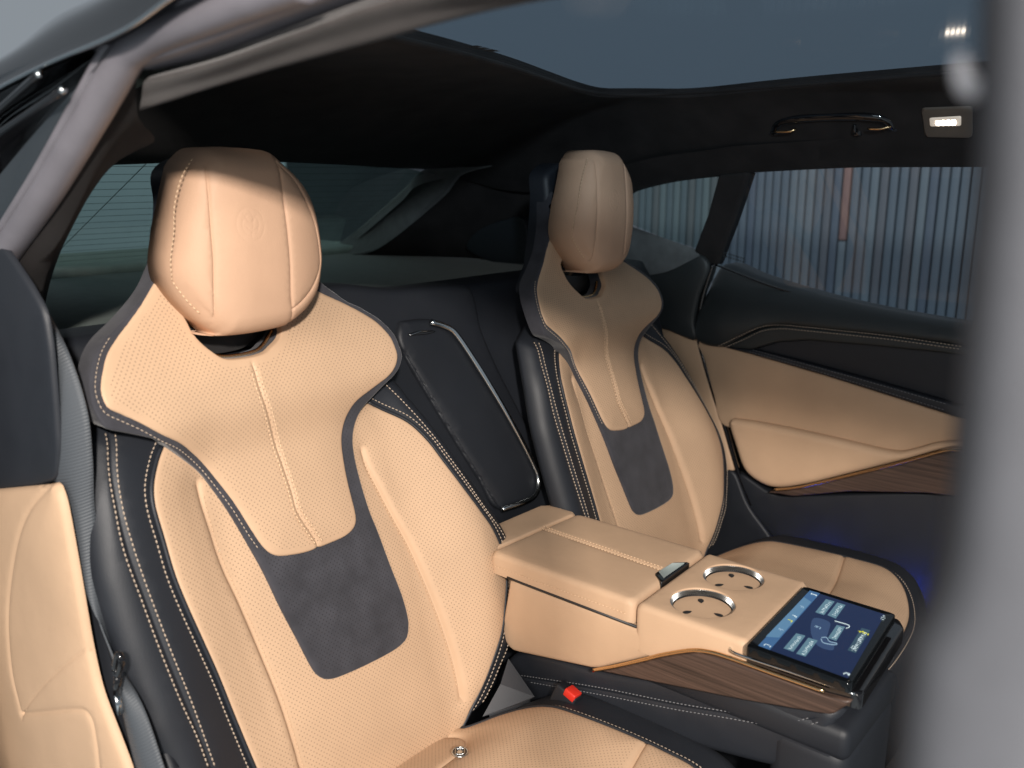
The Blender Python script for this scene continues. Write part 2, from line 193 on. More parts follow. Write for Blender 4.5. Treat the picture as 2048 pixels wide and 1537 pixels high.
'bol_arc': [[0.0434,-0.71,0.8258],[-0.0129,-0.71,0.7806],[-0.0574,-0.71,0.7203],[-0.1019,-0.71,0.6298],[-0.116,-0.71,0.5507],[-0.1033,-0.71,0.4949]],
'bol_line2': [[-0.1033,-0.71,0.4949],[-0.0203,-0.71,0.5681],[0.0868,-0.71,0.6507]],
'bol_line3': [[-0.1033,-0.71,0.4949],[-0.0466,-0.71,0.521],[0.055,-0.71,0.5671],[0.0853,-0.71,0.5707],[0.096,-0.71,0.5414],[0.0979,-0.71,0.4986]],
'belt_l': [[0.0286,-0.685,0.9996],[0.0154,-0.685,0.9335],[0.0246,-0.69,0.8753],[0.0303,-0.69,0.8144],[0.0532,-0.69,0.7394],[0.0914,-0.69,0.681],[0.1199,-0.69,0.6442]],
'belt_r': [[0.0103,-0.67,1.0039],[0.0525,-0.67,0.9632],[0.0787,-0.67,0.9082],[0.0784,-0.67,0.8535],[0.0698,-0.67,0.7953],[0.0724,-0.67,0.7144],[0.0849,-0.67,0.6232]],
'belt2_l': [[0.1213,-0.69,0.6299],[0.13,-0.69,0.5765],[0.1438,-0.69,0.5093]],
'belt2_r': [[0.1167,-0.68,0.6235],[0.1569,-0.68,0.5949],[0.1918,-0.68,0.5328]],
'dring': [[0.1543,-0.7,0.6684],[0.1589,-0.7,0.6605],[0.1475,-0.7,0.6406],[0.1428,-0.7,0.6486]],
'tongue': [[0.1406,-0.7,0.6169],[0.1446,-0.7,0.595]],
'sill_trim': [[0.0257,-0.69,0.8104],[0.0486,-0.69,0.7203],[0.0721,-0.69,0.62],[0.1065,-0.69,0.5416],[0.132,-0.69,0.5036]],
'bp': [[0.9473,-0.87,1.1893],[0.9472,-0.87,1.1837],[0.9498,-0.87,1.1513],[0.9507,-0.87,1.1231],[0.9516,-0.87,1.0953],[0.9521,-0.87,1.0778],[0.9519,-0.87,1.064],[0.9501,-0.87,1.0522],[0.9474,-0.87,1.0429],[0.9467,-0.87,1.0337],[0.9466,-0.87,1.022],[0.947,-0.87,1.0057],[0.9476,-0.87,0.9917]],
'hook': [[0.9421,-0.86,1.1743],[0.943,-0.86,1.1703],[0.9449,-0.86,1.1674],[0.9495,-0.86,1.1684]],
'orange': [[-0.4847,3.0,1.1672],[-0.4889,3.0,0.8506]],
'slatref': [[-0.9434,3.0,1.0179],[0.0023,3.0,1.0362],[-1.5844,3.0,0.9542]],
}

# ------------------------------------------------------------------ materials
def mat(name, col, rough=0.5, metal=0.0, var=0.0, vscale=6.0, grain=0.0, gscale=900.0, perf=0.0,
        weave=None, wood=False, sheen=0.0, coat=0.0, emit=None, estr=0.0, spec=0.5, gdist=0.0006, wrinkle=0.0):
    m = bpy.data.materials.new(name)
    m.use_nodes = True
    nt = m.node_tree
    N, L = nt.nodes, nt.links
    b = N['Principled BSDF']
    b.inputs['Base Color'].default_value = (*col, 1)
    b.inputs['Roughness'].default_value = rough
    b.inputs['Metallic'].default_value = metal
    b.inputs['Specular IOR Level'].default_value = spec
    if sheen:
        b.inputs['Sheen Weight'].default_value = sheen
        b.inputs['Sheen Roughness'].default_value = 0.4
    if coat:
        b.inputs['Coat Weight'].default_value = coat
        b.inputs['Coat Roughness'].default_value = 0.06
    if emit:
        b.inputs['Emission Color'].default_value = (*emit, 1)
        b.inputs['Emission Strength'].default_value = estr
    tc = N.new('ShaderNodeTexCoord')
    csock = None
    height = None
    if var or wood:
        nz = N.new('ShaderNodeTexNoise')
        nz.inputs['Scale'].default_value = vscale
        nz.inputs['Detail'].default_value = 5
        if wood:
            mp = N.new('ShaderNodeMapping')
            mp.inputs['Scale'].default_value = (5, 170, 330)
            L.new(tc.outputs['Object'], mp.inputs[0])
            L.new(mp.outputs[0], nz.inputs['Vector'])
            nz.inputs['Scale'].default_value = 1.0
            nz.inputs['Detail'].default_value = 8
            nz.inputs['Distortion'].default_value = 0.5
        else:
            L.new(tc.outputs['Object'], nz.inputs['Vector'])
        rmp = N.new('ShaderNodeValToRGB')
        k = 0.55 if wood else var
        rmp.color_ramp.elements[0].position = 0.3
        rmp.color_ramp.elements[1].position = 0.72
        rmp.color_ramp.elements[0].color = (*[c * (1 - k) for c in col], 1)
        rmp.color_ramp.elements[1].color = (*[min(1, c * (1 + k)) for c in col], 1)
        L.new(nz.outputs[0], rmp.inputs[0])
        csock = rmp.outputs[0]
        if wood:
            height = nz.outputs[0]
    if grain:
        vo = N.new('ShaderNodeTexVoronoi')
        vo.inputs['Scale'].default_value = gscale
        L.new(tc.outputs['Object'], vo.inputs['Vector'])
        height = vo.outputs['Distance']
        if wrinkle:
            wn = N.new('ShaderNodeTexNoise')
            wn.inputs['Scale'].default_value = 70
            wn.inputs['Detail'].default_value = 3
            L.new(tc.outputs['Object'], wn.inputs['Vector'])
            wa = N.new('ShaderNodeMath'); wa.operation = 'MULTIPLY_ADD'
            L.new(wn.outputs[0], wa.inputs[0]); wa.inputs[1].default_value = wrinkle
            L.new(vo.outputs['Distance'], wa.inputs[2])
            height = wa.outputs[0]
        # slight gloss change so the leather does not shine evenly
        n2 = N.new('ShaderNodeTexNoise')
        n2.inputs['Scale'].default_value = 25
        n2.inputs['Detail'].default_value = 4
        L.new(tc.outputs['Object'], n2.inputs['Vector'])
        mr = N.new('ShaderNodeMapRange')
        mr.inputs['To Min'].default_value = rough - 0.07
        mr.inputs['To Max'].default_value = rough + 0.07
        L.new(n2.outputs[0], mr.inputs['Value'])
        L.new(mr.outputs[0], b.inputs['Roughness'])
    if weave:
        sep = N.new('ShaderNodeSeparateXYZ')
        L.new(tc.outputs['UV'], sep.inputs[0])
        mu = N.new('ShaderNodeMath')
        mu.operation = 'MULTIPLY'
        mu.inputs[1].default_value = 2 * math.pi / weave
        L.new(sep.outputs[1], mu.inputs[0])
        sn = N.new('ShaderNodeMath')
        sn.operation = 'SINE'
        L.new(mu.outputs[0], sn.inputs[0])
        height = sn.outputs[0]
    if perf:
        def dist(off):
            v = N.new('ShaderNodeVectorMath'); v.operation = 'MULTIPLY_ADD'
            L.new(tc.outputs['UV'], v.inputs[0])
            v.inputs[1].default_value = (1 / perf, 1 / perf, 0)
            v.inputs[2].default_value = (off + 50, off + 50, 0)
            f = N.new('ShaderNodeVectorMath'); f.operation = 'FRACTION'
            L.new(v.outputs[0], f.inputs[0])
            s = N.new('ShaderNodeVectorMath'); s.operation = 'SUBTRACT'
            L.new(f.outputs[0], s.inputs[0]); s.inputs[1].default_value = (0.5, 0.5, 0)
            ln = N.new('ShaderNodeVectorMath'); ln.operation = 'LENGTH'
            L.new(s.outputs[0], ln.inputs[0])
            return ln.outputs['Value']
        mn = N.new('ShaderNodeMath'); mn.operation = 'MINIMUM'
        L.new(dist(0.0), mn.inputs[0]); L.new(dist(0.5), mn.inputs[1])
        ss = N.new('ShaderNodeMapRange'); ss.interpolation_type = 'SMOOTHSTEP'
        ss.inputs['From Min'].default_value = 0.06
        ss.inputs['From Max'].default_value = 0.16
        L.new(mn.outputs[0], ss.inputs['Value'])
        at_ = N.new('ShaderNodeAttribute'); at_.attribute_name = 'rim'
        rm = N.new('ShaderNodeMapRange')
        rm.inputs['From Min'].default_value = 0.0085; rm.inputs['From Max'].default_value = 0.0100
        rm.inputs['To Min'].default_value = 1.0; rm.inputs['To Max'].default_value = 0.0
        L.new(at_.outputs['Fac'], rm.inputs['Value'])
        mxm = N.new('ShaderNodeMath'); mxm.operation = 'MAXIMUM'
        L.new(ss.outputs[0], mxm.inputs[0]); L.new(rm.outputs[0], mxm.inputs[1])
        mx = N.new('ShaderNodeMix'); mx.data_type = 'RGBA'
        L.new(mxm.outputs[0], mx.inputs['Factor'])
        mx.inputs['A'].default_value = (*[c * 0.45 for c in col], 1)
        if csock:
            L.new(csock, mx.inputs['B'])
        else:
            mx.inputs['B'].default_value = (*col, 1)
        csock = mx.outputs['Result']
    if csock:
        L.new(csock, b.inputs['Base Color'])
    if height is not None:
        bp = N.new('ShaderNodeBump')
        bp.inputs['Strength'].default_value = grain if grain else 0.35
        bp.inputs['Distance'].default_value = gdist
        L.new(height, bp.inputs['Height'])
        L.new(bp.outputs[0], b.inputs['Normal'])
    return m


def glass_mat(name, tint, rough=0.0, refl=(1, 1, 1), top=0.95):
    m = bpy.data.materials.new(name)
    m.use_nodes = True
    N, L = m.node_tree.nodes, m.node_tree.links
    N.remove(N['Principled BSDF'])
    tr = N.new('ShaderNodeBsdfTransparent'); tr.inputs[0].default_value = (*tint, 1)
    gl = N.new('ShaderNodeBsdfGlossy'); gl.inputs['Roughness'].default_value = rough
    gl.inputs[0].default_value = (*refl, 1)
    lw = N.new('ShaderNodeLayerWeight'); lw.inputs[0].default_value = 0.5
    p5 = N.new('ShaderNodeMath'); p5.operation = 'POWER'; p5.inputs[1].default_value = 5
    L.new(lw.outputs['Facing'], p5.inputs[0])
    fr = N.new('ShaderNodeMapRange')
    fr.inputs['To Min'].default_value = 0.04; fr.inputs['To Max'].default_value = top
    L.new(p5.outputs[0], fr.inputs['Value'])
    mx = N.new('ShaderNodeMixShader')
    L.new(fr.outputs[0], mx.inputs[0]); L.new(tr.outputs[0], mx.inputs[1]); L.new(gl.outputs[0], mx.inputs[2])
    L.new(mx.outputs[0], N['Material Output'].inputs[0])
    return m


TAN = (0.52, 0.352, 0.228)
M = dict(
    tan=mat('tan_leather', TAN, 0.60, var=0.09, grain=0.25, spec=0.3, wrinkle=2.4),
    tanh=mat('headrest_leather_pink_lit', (0.50, 0.318, 0.212), 0.60, var=0.09, grain=0.25, spec=0.3, wrinkle=2.4),  # pinker than the seat tan, partly mixed light put into the colour
    tanp=mat('tan_perforated_leather', TAN, 0.62, var=0.09, grain=0.22, spec=0.3, wrinkle=2.4, perf=0.0068),
    black=mat('charcoal_leather', (0.013, 0.0155, 0.021), 0.55, var=0.15, grain=0.2),
    suede=mat('charcoal_suede', (0.022, 0.020, 0.024), 0.9, var=0.22, vscale=30, grain=0.35, gscale=1500, sheen=0.05, spec=0.2),
    suedep=mat('charcoal_perforated_suede', (0.046, 0.046, 0.054), 0.9, var=0.22, vscale=30, grain=0.25, gscale=1500, sheen=0.3, perf=0.0068, spec=0.2),
    liner=mat('dark_headliner_suede', (0.022, 0.020, 0.020), 0.95, var=0.25, vscale=14, grain=0.3, gscale=1200, sheen=0.04, spec=0.1),
    rail=mat('taupe_suede_rail', (0.032, 0.027, 0.026), 0.9, var=0.2, vscale=40, grain=0.4, gscale=1200, sheen=0.3, spec=0.2),
    seal=mat('grey_rubber_seal', (0.145, 0.138, 0.155), 0.42, var=0.1, vscale=20),
    plastic=mat('dark_plastic', (0.010, 0.012, 0.0165), 0.55, var=0.1, grain=0.15, gscale=1500),
    gplastic=mat('grey_plastic', (0.045, 0.047, 0.053), 0.5, grain=0.2, gscale=1500),
    gloss=mat('gloss_black', (0.006, 0.006, 0.007), 0.06, coat=0.5),
    chrome=mat('satin_chrome', (0.62, 0.65, 0.66), 0.16, metal=1.0),
    gold=mat('champagne_metal', (0.74, 0.50, 0.27), 0.22, metal=1.0),
    wood=mat('open_pore_walnut', (0.058, 0.035, 0.026), 0.5, wood=True, gdist=0.0008),
    thread=mat('cream_thread', (0.44, 0.35, 0.27), 0.7),
    tanthread=mat('tan_thread', (0.66, 0.47, 0.30), 0.7),
    greythread=mat('grey_thread', (0.16, 0.16, 0.17), 0.7),
    web=mat('seat_belt_webbing', (0.060, 0.068, 0.078), 0.6, weave=0.0035, gdist=0.0007),
    red=mat('red_plastic', (0.72, 0.035, 0.02), 0.4, emit=None),
    hole=mat('rubber_stop', (0.02, 0.019, 0.019), 0.5),
    knurl=mat('knurled_metal', (0.40, 0.40, 0.39), 0.3, metal=1.0),
    pillar=mat('grey_pillar_fabric', (0.044, 0.047, 0.055), 0.75, var=0.08, vscale=60, grain=0.2),
    shelf=mat('grey_shelf_fabric', (0.085, 0.115, 0.105), 0.85, var=0.12, vscale=40, grain=0.2, sheen=0.15),
    dtrim=mat('grey_pillar_suede', (0.11, 0.115, 0.115), 0.9, var=0.15, vscale=40, grain=0.3, sheen=0.3),
    belt=mat('green_black_leather', (0.025, 0.029, 0.030), 0.5, var=0.1, grain=0.2),
    clear=glass_mat('clear_glass', (0.74, 0.80, 0.86)),
    qglass=glass_mat('green_tinted_glass', (0.66, 0.76, 0.74)),
    rglass=glass_mat('dark_green_glass', (0.36, 0.47, 0.44)),
    roofg=glass_mat('dark_roof_glass', (0.24, 0.315, 0.385), rough=0.06, top=0.20),
    outer=mat('black_car_paint', (0.008, 0.009, 0.011), 0.18, coat=1.0),
    outg=mat('privacy_glass', (0.03, 0.036, 0.042), 0.12, coat=0.6),
    line=mat('heater_wire', (0.04, 0.055, 0.053), 0.5),
    carpet=mat('black_carpet', (0.008, 0.008, 0.009), 0.95, var=0.3, vscale=200, grain=0.5, gscale=600),
    wall=mat('studio_wall_paint', (0.36, 0.42, 0.46), 0.8, var=0.05, vscale=1.5),
    etch=mat('glass_marking', (0.02, 0.025, 0.03), 0.6),
    led=mat('lit_led', (0.9, 0.9, 0.9), 0.3, emit=(1.0, 0.86, 0.70), estr=16.0),
    ledlens=mat('led_lens', (0.55, 0.5, 0.45), 0.2, emit=(1.0, 0.84, 0.66), estr=0.3),
    blue=mat('blue_light_guide', (0.02, 0.08, 0.4), 0.3, emit=(0.002, 0.03, 0.45), estr=75.0),
    lampbody=mat('taupe_lamp_plastic', (0.09, 0.075, 0.062), 0.6),
    scr=mat('screen_glass', (0.004, 0.005, 0.006), 0.08, spec=0.4),
)
M['hookm'] = mat('pale_hook_plastic', (0.62, 0.62, 0.66), 0.4)
M['ribm'] = mat('grey_ribbed_button', (0.22, 0.26, 0.255), 0.4)
M['ledge'] = mat('window_lit_ledge', (0.30, 0.35, 0.32), 0.8, var=0.1, vscale=30)  # paler than the shelf: light from the rear window put into the colour
M['slatblack'] = mat('slat_backing', (0.055, 0.066, 0.080), 0.8)  # even dark colour of the board behind the slats
SLATS = [mat('slat_blue_%s' % n, c, 0.62, var=0.08, vscale=5) for n, c in
         [('steel', (0.130, 0.172, 0.208)), ('pale', (0.160, 0.208, 0.240)), ('grey', (0.138, 0.158, 0.180)), ('deep', (0.112, 0.148, 0.190))]]
M['slatclay'] = mat('slat_clay', (0.27, 0.175, 0.16), 0.62, var=0.08)


def ui(name, c, s=1.0):
    return mat('ui_' + name, tuple(x * 0.02 for x in c), 0.12, emit=c, estr=s, spec=0.4)


UI = dict(bg=ui('navy', (0.005, 0.015, 0.060)), bar=ui('steel_blue', (0.045, 0.125, 0.27)), bar2=ui('light_steel', (0.10, 0.22, 0.36)),
          card=ui('card', (0.11, 0.21, 0.27)), card2=ui('dim_card', (0.035, 0.075, 0.11)), white=ui('white', (0.72, 0.86, 0.88)),
          yellow=ui('yellow', (0.75, 0.72, 0.02)), car=ui('vehicle', (0.03, 0.06, 0.14)), pale=ui('pale', (0.28, 0.42, 0.55)))


# ------------------------------------------------------------------ mesh helpers
def cr(pts, res=None, closed=False, n=None):
    """Catmull-Rom through the points, then even resampling."""
    P = np.asarray(pts, float)
    if len(P) == 2 and not closed:
        d = P
    else:
        if closed:
            Q = np.vstack([P[-1], P, P[0], P[1]])
        else:
            Q = np.vstack([2 * P[0] - P[1], P, 2 * P[-1] - P[-2]])
        t = np.linspace(0, 1, 12, endpoint=False)[:, None]
        segs = []
        for i in range(1, len(Q) - 2):
            a, b, c, e = Q[i - 1], Q[i], Q[i + 1], Q[i + 2]
            segs.append(0.5 * (2 * b + (c - a) * t + (2 * a - 5 * b + 4 * c - e) * t ** 2 + (3 * b - a - 3 * c + e) * t ** 3))
        d = np.vstack(segs + ([] if closed else [P[-1:]]))
    if closed:
        d = np.vstack([d, d[:1]])
    s = np.r_[0, np.cumsum(np.linalg.norm(np.diff(d, axis=0), axis=1))]
    k = n if n else max(3, int(s[-1] / res) + 1)
    q = np.linspace(0, s[-1], k + (1 if closed else 0))
    o = np.stack([np.interp(q, s, d[:, j]) for j in range(d.shape[1])], 1)
    return o[:-1] if closed else o


def poly(pts, res, rnd=0.0):
    """Straight-edged closed outline, corners eased by rnd."""
    P = np.asarray(pts, float)
    out = []
    n = len(P)
    for i in range(n):
        a, b, c = P[i - 1], P[i], P[(i + 1) % n]
        la, lc = np.linalg.norm(a - b), np.linalg.norm(c - b)
        r = min(rnd, la * 0.45, lc * 0.45)
        p, q = b + (a - b) / la * r, b + (c - b) / lc * r
        k = 6 if rnd else 1
        for t in np.linspace(0, 1, k):
            out.append((1 - t) ** 2 * p + 2 * t * (1 - t) * b + t * t * q)
    D = np.array(out + [out[0]])
    s = np.r_[0, np.cumsum(np.linalg.norm(np.diff(D, axis=0), axis=1))]
    k = max(8, int(s[-1] / res))
    q = np.linspace(0, s[-1], k + 1)[:-1]
    keep = np.unique(np.r_[q, s[:-1]] if not rnd else q)
    return np.stack([np.interp(keep, s, D[:, j]) for j in range(2)], 1)


def segdist(X, C, closed=False):
    A = C if closed else C[:-1]
    B = np.roll(C, -1, 0) if closed else C[1:]
    out = np.full(len(X), 1e9)
    for i0 in range(0, len(X), 4000):
        x = X[i0:i0 + 4000]
        d = B - A
        l2 = (d ** 2).sum(1) + 1e-15
        t = np.clip(((x[:, None] - A) * d).sum(2) / l2, 0, 1)
        out[i0:i0 + 4000] = np.sqrt((((A + t[..., None] * d) - x[:, None]) ** 2).sum(2).min(1))
    return out


def inside(X, C):
    r = np.zeros(len(X), bool)
    x, y = X[:, 0], X[:, 1]
    x0, y0 = C[:, 0], C[:, 1]
    x1, y1 = np.roll(x0, -1), np.roll(y0, -1)
    for a, b, c, d in zip(x0, y0, x1, y1):
        if b != d:
            k = (b > y) != (d > y)
            r ^= k & (x < (c - a) * (y - b) / (d - b) + a)
    return r


def obj(name, verts, faces, m, parent=None, uv=None, smooth=True):
    me = bpy.data.meshes.new(name)
    me.from_pydata([tuple(map(float, v)) for v in verts], [], [tuple(int(i) for i in f) for f in faces])
    me.materials.append(m)
    if uv is not None:
        lay = me.uv_layers.new(name='UVMap')
        idx = np.empty(len(me.loops), int)
        me.loops.foreach_get('vertex_index', idx)
        lay.data.foreach_set('uv', np.asarray(uv, float)[idx].ravel())
    if smooth:
        me.polygons.foreach_set('use_smooth', np.ones(len(me.polygons), bool))
    o = bpy.data.objects.new(name, me)
    COL.objects.link(o)
    if parent:
        o.parent = parent
    return o


def pad(name, outline, fn, m, parent=None, h=0.0, r=0.004, skirt=0.01, res=0.008, grooves=(), puff=0.0, pl=0.025,
        holes=(), back=False, extra=None, rh=0.002):
    """Upholstered panel: outline (2-D) laid on a surface fn(a, b, h); rolled edges, sunk seams, side skirt."""
    O = np.asarray(outline, float)
    if ((O[:, 0] * np.roll(O[:, 1], -1) - np.roll(O[:, 0], -1) * O[:, 1]).sum()) < 0:
        O = O[::-1]
    loops = [O] + [np.asarray(q, float) for q in holes]
    pts = []
    edges = []
    for Lp in loops:
        k = len(pts)
        pts += list(Lp)
        edges += [(k + i, k + (i + 1) % len(Lp)) for i in range(len(Lp))]
    nb = len(pts)
    bnd = lambda X: np.min([segdist(X, q, True) for q in loops], axis=0)
    ext = []
    for Lp in loops:
        T = np.roll(Lp, -1, 0) - np.roll(Lp, 1, 0)
        T /= np.linalg.norm(T, axis=1)[:, None] + 1e-12
        Nn = np.stack([-T[:, 1], T[:, 0]], 1)
        rr0 = r if Lp is loops[0] else rh
        for f in (0.08, 0.3, 0.62, 1.0):
            for sgn in ((1,) if Lp is loops[0] else (1, -1)):
                q = Lp + sgn * Nn * rr0 * f
                ok = inside(q, O) & (bnd(q) > rr0 * f * 0.93)
                for hl in loops[1:]:
                    ok &= ~inside(q, hl)
                ext.append(q[ok])
    for g in grooves:
        c, w = np.asarray(g[0], float), g[1]
        T = np.gradient(c, axis=0)
        T /= np.linalg.norm(T, axis=1)[:, None] + 1e-12
        Nn = np.stack([-T[:, 1], T[:, 0]], 1)
        for f in (-2, -1, -.45, 0, .45, 1, 2):
            q = c + Nn * w * f
            ok = inside(q, O) & (bnd(q) > r * 0.35)
            for hl in loops[1:]:
                ok &= ~inside(q, hl)
            ext.append(q[ok])
    near = np.vstack(ext) if ext else np.zeros((0, 2))
    lo, hi = O.min(0), O.max(0)
    gx = np.arange(lo[0], hi[0], res)
    gy = np.arange(lo[1], hi[1], res * 0.866)
    G = np.array([(x + (res / 2 if j % 2 else 0), y) for j, y in enumerate(gy) for x in gx])
    G = G[inside(G, O)]
    if len(G):
        for hl in loops[1:]:
            G = G[~inside(G, hl)]
        G = G[bnd(G) > r + res * 0.4]
    if len(G) and grooves:
        for g in grooves:
            G = G[segdist(G, np.asarray(g[0])) > 2 * g[1] + res * 0.3]
    allp = np.vstack([np.array(pts), near, G]) if len(G) else np.vstack([np.array(pts), near])
    # thin out near duplicates
    key = {}
    keep = []
    cell = 0.0004
    for i, p in enumerate(allp):
        k = (int(p[0] / cell), int(p[1] / cell))
        if i < nb or k not in key:
            key[k] = 1
            keep.append(i)
    allp = allp[keep]
    res_ = delaunay_2d_cdt([Vector(p) for p in allp], edges, [], 1, 1e-7)
    V = np.array([tuple(v) for v in res_[0]])
    Fc = [tuple(f) for f in res_[2]]
    if holes:
        cen = np.array([V[list(f)].mean(0) for f in Fc])
        okf = np.ones(len(Fc), bool)
        for hl in loops[1:]:
            okf &= ~inside(cen, hl)
        Fc = [f for f, k in zip(Fc, okf) if k]
    D = segdist(V, O, True)
    Dh = np.min([segdist(V, q, True) for q in loops[1:]], axis=0) if holes else None
    H = np.full(len(V), float(h))
    t = np.clip(1 - D / r, 0, 1)
    H -= r * (1 - np.sqrt(np.clip(1 - t * t, 0, 1)))
    S = D.copy()
    if holes:
        th = np.clip(1 - Dh / rh, 0, 1)
        H -= rh * (1 - np.sqrt(np.clip(1 - th * th, 0, 1)))
    for g in grooves:
        dg = segdist(V, np.asarray(g[0], float))
        H -= g[2] * np.exp(-(dg / g[1]) ** 2)
        if len(g) < 4 or g[3]:
            S = np.minimum(S, dg)
    if puff:
        H += puff * (1 - np.exp(-S / pl))
    if extra is not None:
        H += extra(V)
    P = [fn(a, b, hh) for (a, b), hh in zip(V, H)]
    uv = list(V)
    # skirts follow the outline loops
    faces = list(Fc)
    orig = [[] for _ in range(len(allp))]
    vmap = {}
    for vi, src in enumerate(res_[3]):
        for s_ in src:
            vmap[s_] = vi
    k0 = 0
    for Lp in loops:
        ids = [vmap.get(k0 + i, None) for i in range(len(Lp))]
        k0 += len(Lp)
        ids = [i for i in ids if i is not None]
        base = len(P)
        for i in ids:
            P.append(fn(V[i][0], V[i][1], H[i] - (skirt(V[i][0], V[i][1]) if callable(skirt) else skirt)))
            uv.append(V[i] + [0, 0])
        n = len(ids)
        for i in range(n):
            j = (i + 1) % n
            faces.append((ids[i], base + i, base + j, ids[j]))
        if back and Lp is loops[0]:
            faces.append(tuple(base + i for i in range(n)))
    o = obj(name, P, faces, m, parent, uv)
    rim = o.data.attributes.new('rim', 'FLOAT', 'POINT')
    Sm = S if not holes else np.minimum(S, Dh)
    rim.data.foreach_set('value', np.r_[Sm, np.zeros(len(P) - len(Sm))].astype(np.float32))
    bm = bmesh.new()
    bm.from_mesh(o.data)
    bmesh.ops.recalc_face_normals(bm, faces=bm.faces)
    bm.to_mesh(o.data)
    bm.free()
    return o


def tube(name, path, rad, m, parent=None, sides=8, closed=False, flat=1.0, up=(0, 0, 1)):
    P = np.asarray(path, float)
    n = len(P)
    rad = np.full(n, rad) if np.isscalar(rad) else np.asarray(rad)
    T = np.roll(P, -1, 0) - np.roll(P, 1, 0) if closed else np.gradient(P, axis=0)
    T /= np.linalg.norm(T, axis=1)[:, None] + 1e-12
    V, F, uv = [], [], []
    upv = np.array(up, float)
    acc = 0
    for i in range(n):
        s = np.cross(T[i], upv)
        if np.linalg.norm(s) < 1e-3:
            s = np.cross(T[i], (1, 0, 0.1))
        s /= np.linalg.norm(s)
        w = np.cross(s, T[i])
        if i:
            acc += np.linalg.norm(P[i] - P[i - 1])
        for k in range(sides):
            a = 2 * math.pi * k / sides
            V.append(P[i] + rad[i] * (math.cos(a) * s + flat * math.sin(a) * w))
            uv.append((k / sides * 0.05, acc))
    for i in range(n if closed else n - 1):
        j = (i + 1) % n
        for k in range(sides):
            l = (k + 1) % sides
            F.append((i * sides + k, i * sides + l, j * sides + l, j * sides + k))
    if not closed:
        F.append(tuple(range(sides))[::-1])
        F.append(tuple((n - 1) * sides + k for k in range(sides)))
    return obj(name, V, F, m, parent, uv)


def stitches(name, path, m, parent, normal, length=0.0042, gap=0.0018, w=0.0008, lift=0.0004):
    """A row of separate thread stitches lying along a 3-D path."""
    P = np.asarray(path, float)
    s = np.r_[0, np.cumsum(np.linalg.norm(np.diff(P, axis=0), axis=1))]
    V, F = [], []
    q = 0.0
    at = lambda x: np.array([np.interp(x, s, P[:, j]) for j in range(3)])
    while q + length < s[-1]:
        a, b = at(q), at(q + length)
        nn = np.asarray(normal(0.5 * (a + b)) if callable(normal) else normal, float)
        nn /= np.linalg.norm(nn)
        t = (b - a) / (np.linalg.norm(b - a) + 1e-12)
        sd = np.cross(t, nn)
        k = len(V)
        mid = 0.5 * (a + b)
        for c, ww, hh in ((a, .35, -.2), (mid, 1, 1), (b, .35, -.2)):
            V += [c - sd * w * ww - nn * w * .6, c + sd * w * ww - nn * w * .6, c + sd * w * ww * .6 + nn * (lift + w * .5 * hh), c - sd * w * ww * .6 + nn * (lift + w * .5 * hh)]
        for z in (0, 4):
            for e in range(4):
                f = (e + 1) % 4
                F.append((k + z + e, k + z + f, k + z + 4 + f, k + z + 4 + e))
        F += [(k, k + 3, k + 2, k + 1), (k + 8, k + 9, k + 10, k + 11)]
        q += length + gap
    o = obj(name, V, F, m, parent, smooth=True)
    o['kind'] = 'stuff'
    return o


def loft(name, lines, m, parent=None, n=60, sub=8, thick=0.0):
    """Smooth skin across several 3-D rails."""
    Ls = np.stack([cr(l, n=n) for l in lines], 0)
    k = len(lines)
    rows = []
    if k == 2:
        for t in np.linspace(0, 1, sub + 1):
            rows.append(Ls[0] * (1 - t) + Ls[1] * t)
    else:
        tot = np.stack([cr(Ls[:, i], n=(k - 1) * sub + 1) for i in range(n)], 1)
        rows = list(tot)
    W = np.stack(rows, 0)
    nr = len(rows)
    V = W.reshape(-1, 3)
    uv = [(i / nr, j / n) for i in range(nr) for j in range(n)]
    F = [(i * n + j, i * n + j + 1, (i + 1) * n + j + 1, (i + 1) * n + j) for i in range(nr - 1) for j in range(n - 1)]
    o = obj(name, V, F, m, parent, uv)
    if thick:
        md = o.modifiers.new('thickness', 'SOLIDIFY')
        md.thickness = thick
        md.offset = 0
    return o


def box(name, lo, hi, m, parent=None, bev=0.004, seg=3):
    bm = bmesh.new()
    bmesh.ops.create_cube(bm, size=1)
    for v in bm.verts:
        v.co = Vector([lo[i] + (hi[i] - lo[i]) * (v.co[i] + 0.5) for i in range(3)])
    if bev:
        bmesh.ops.bevel(bm, geom=bm.edges[:], offset=bev, segments=seg, affect='EDGES', profile=0.5)
    me = bpy.data.meshes.new(name)
    bm.to_mesh(me)
    bm.free()
    me.materials.append(m)
    me.polygons.foreach_set('use_smooth', np.ones(len(me.polygons), bool))
    try:
        me.set_sharp_from_angle(angle=R(50))
    except Exception:
        pass
    o = bpy.data.objects.new(name, me)
    COL.objects.link(o)
    if parent:
        o.parent = parent
    return o


def thing(name, label, cat, loc=(0, 0, 0), group=None):
    o = bpy.data.objects.new(name, None)
    COL.objects.link(o)
    o.empty_display_size = 0.05
    o.location = loc
    o['label'] = label
    o['category'] = cat
    if group:
        o['group'] = group
    return o


def tag(o, label, cat, group=None):
    o['label'] = label
    o['category'] = cat
    if group:
        o['group'] = group
    return o


def copy_tree(o, parent=None):
    c = o.copy()
    COL.objects.link(c)
    c.parent = parent
    for ch in o.children:
        copy_tree(ch, c)
    return c


def on_y(Y):
    return lambda a, b, h: (a, Y - h, b)


def on_z(Z):
    return lambda a, b, h: (a, b, Z + h)


def xz(k, Y):
    return [(p[0], Y, p[1]) for p in OUT[k]]


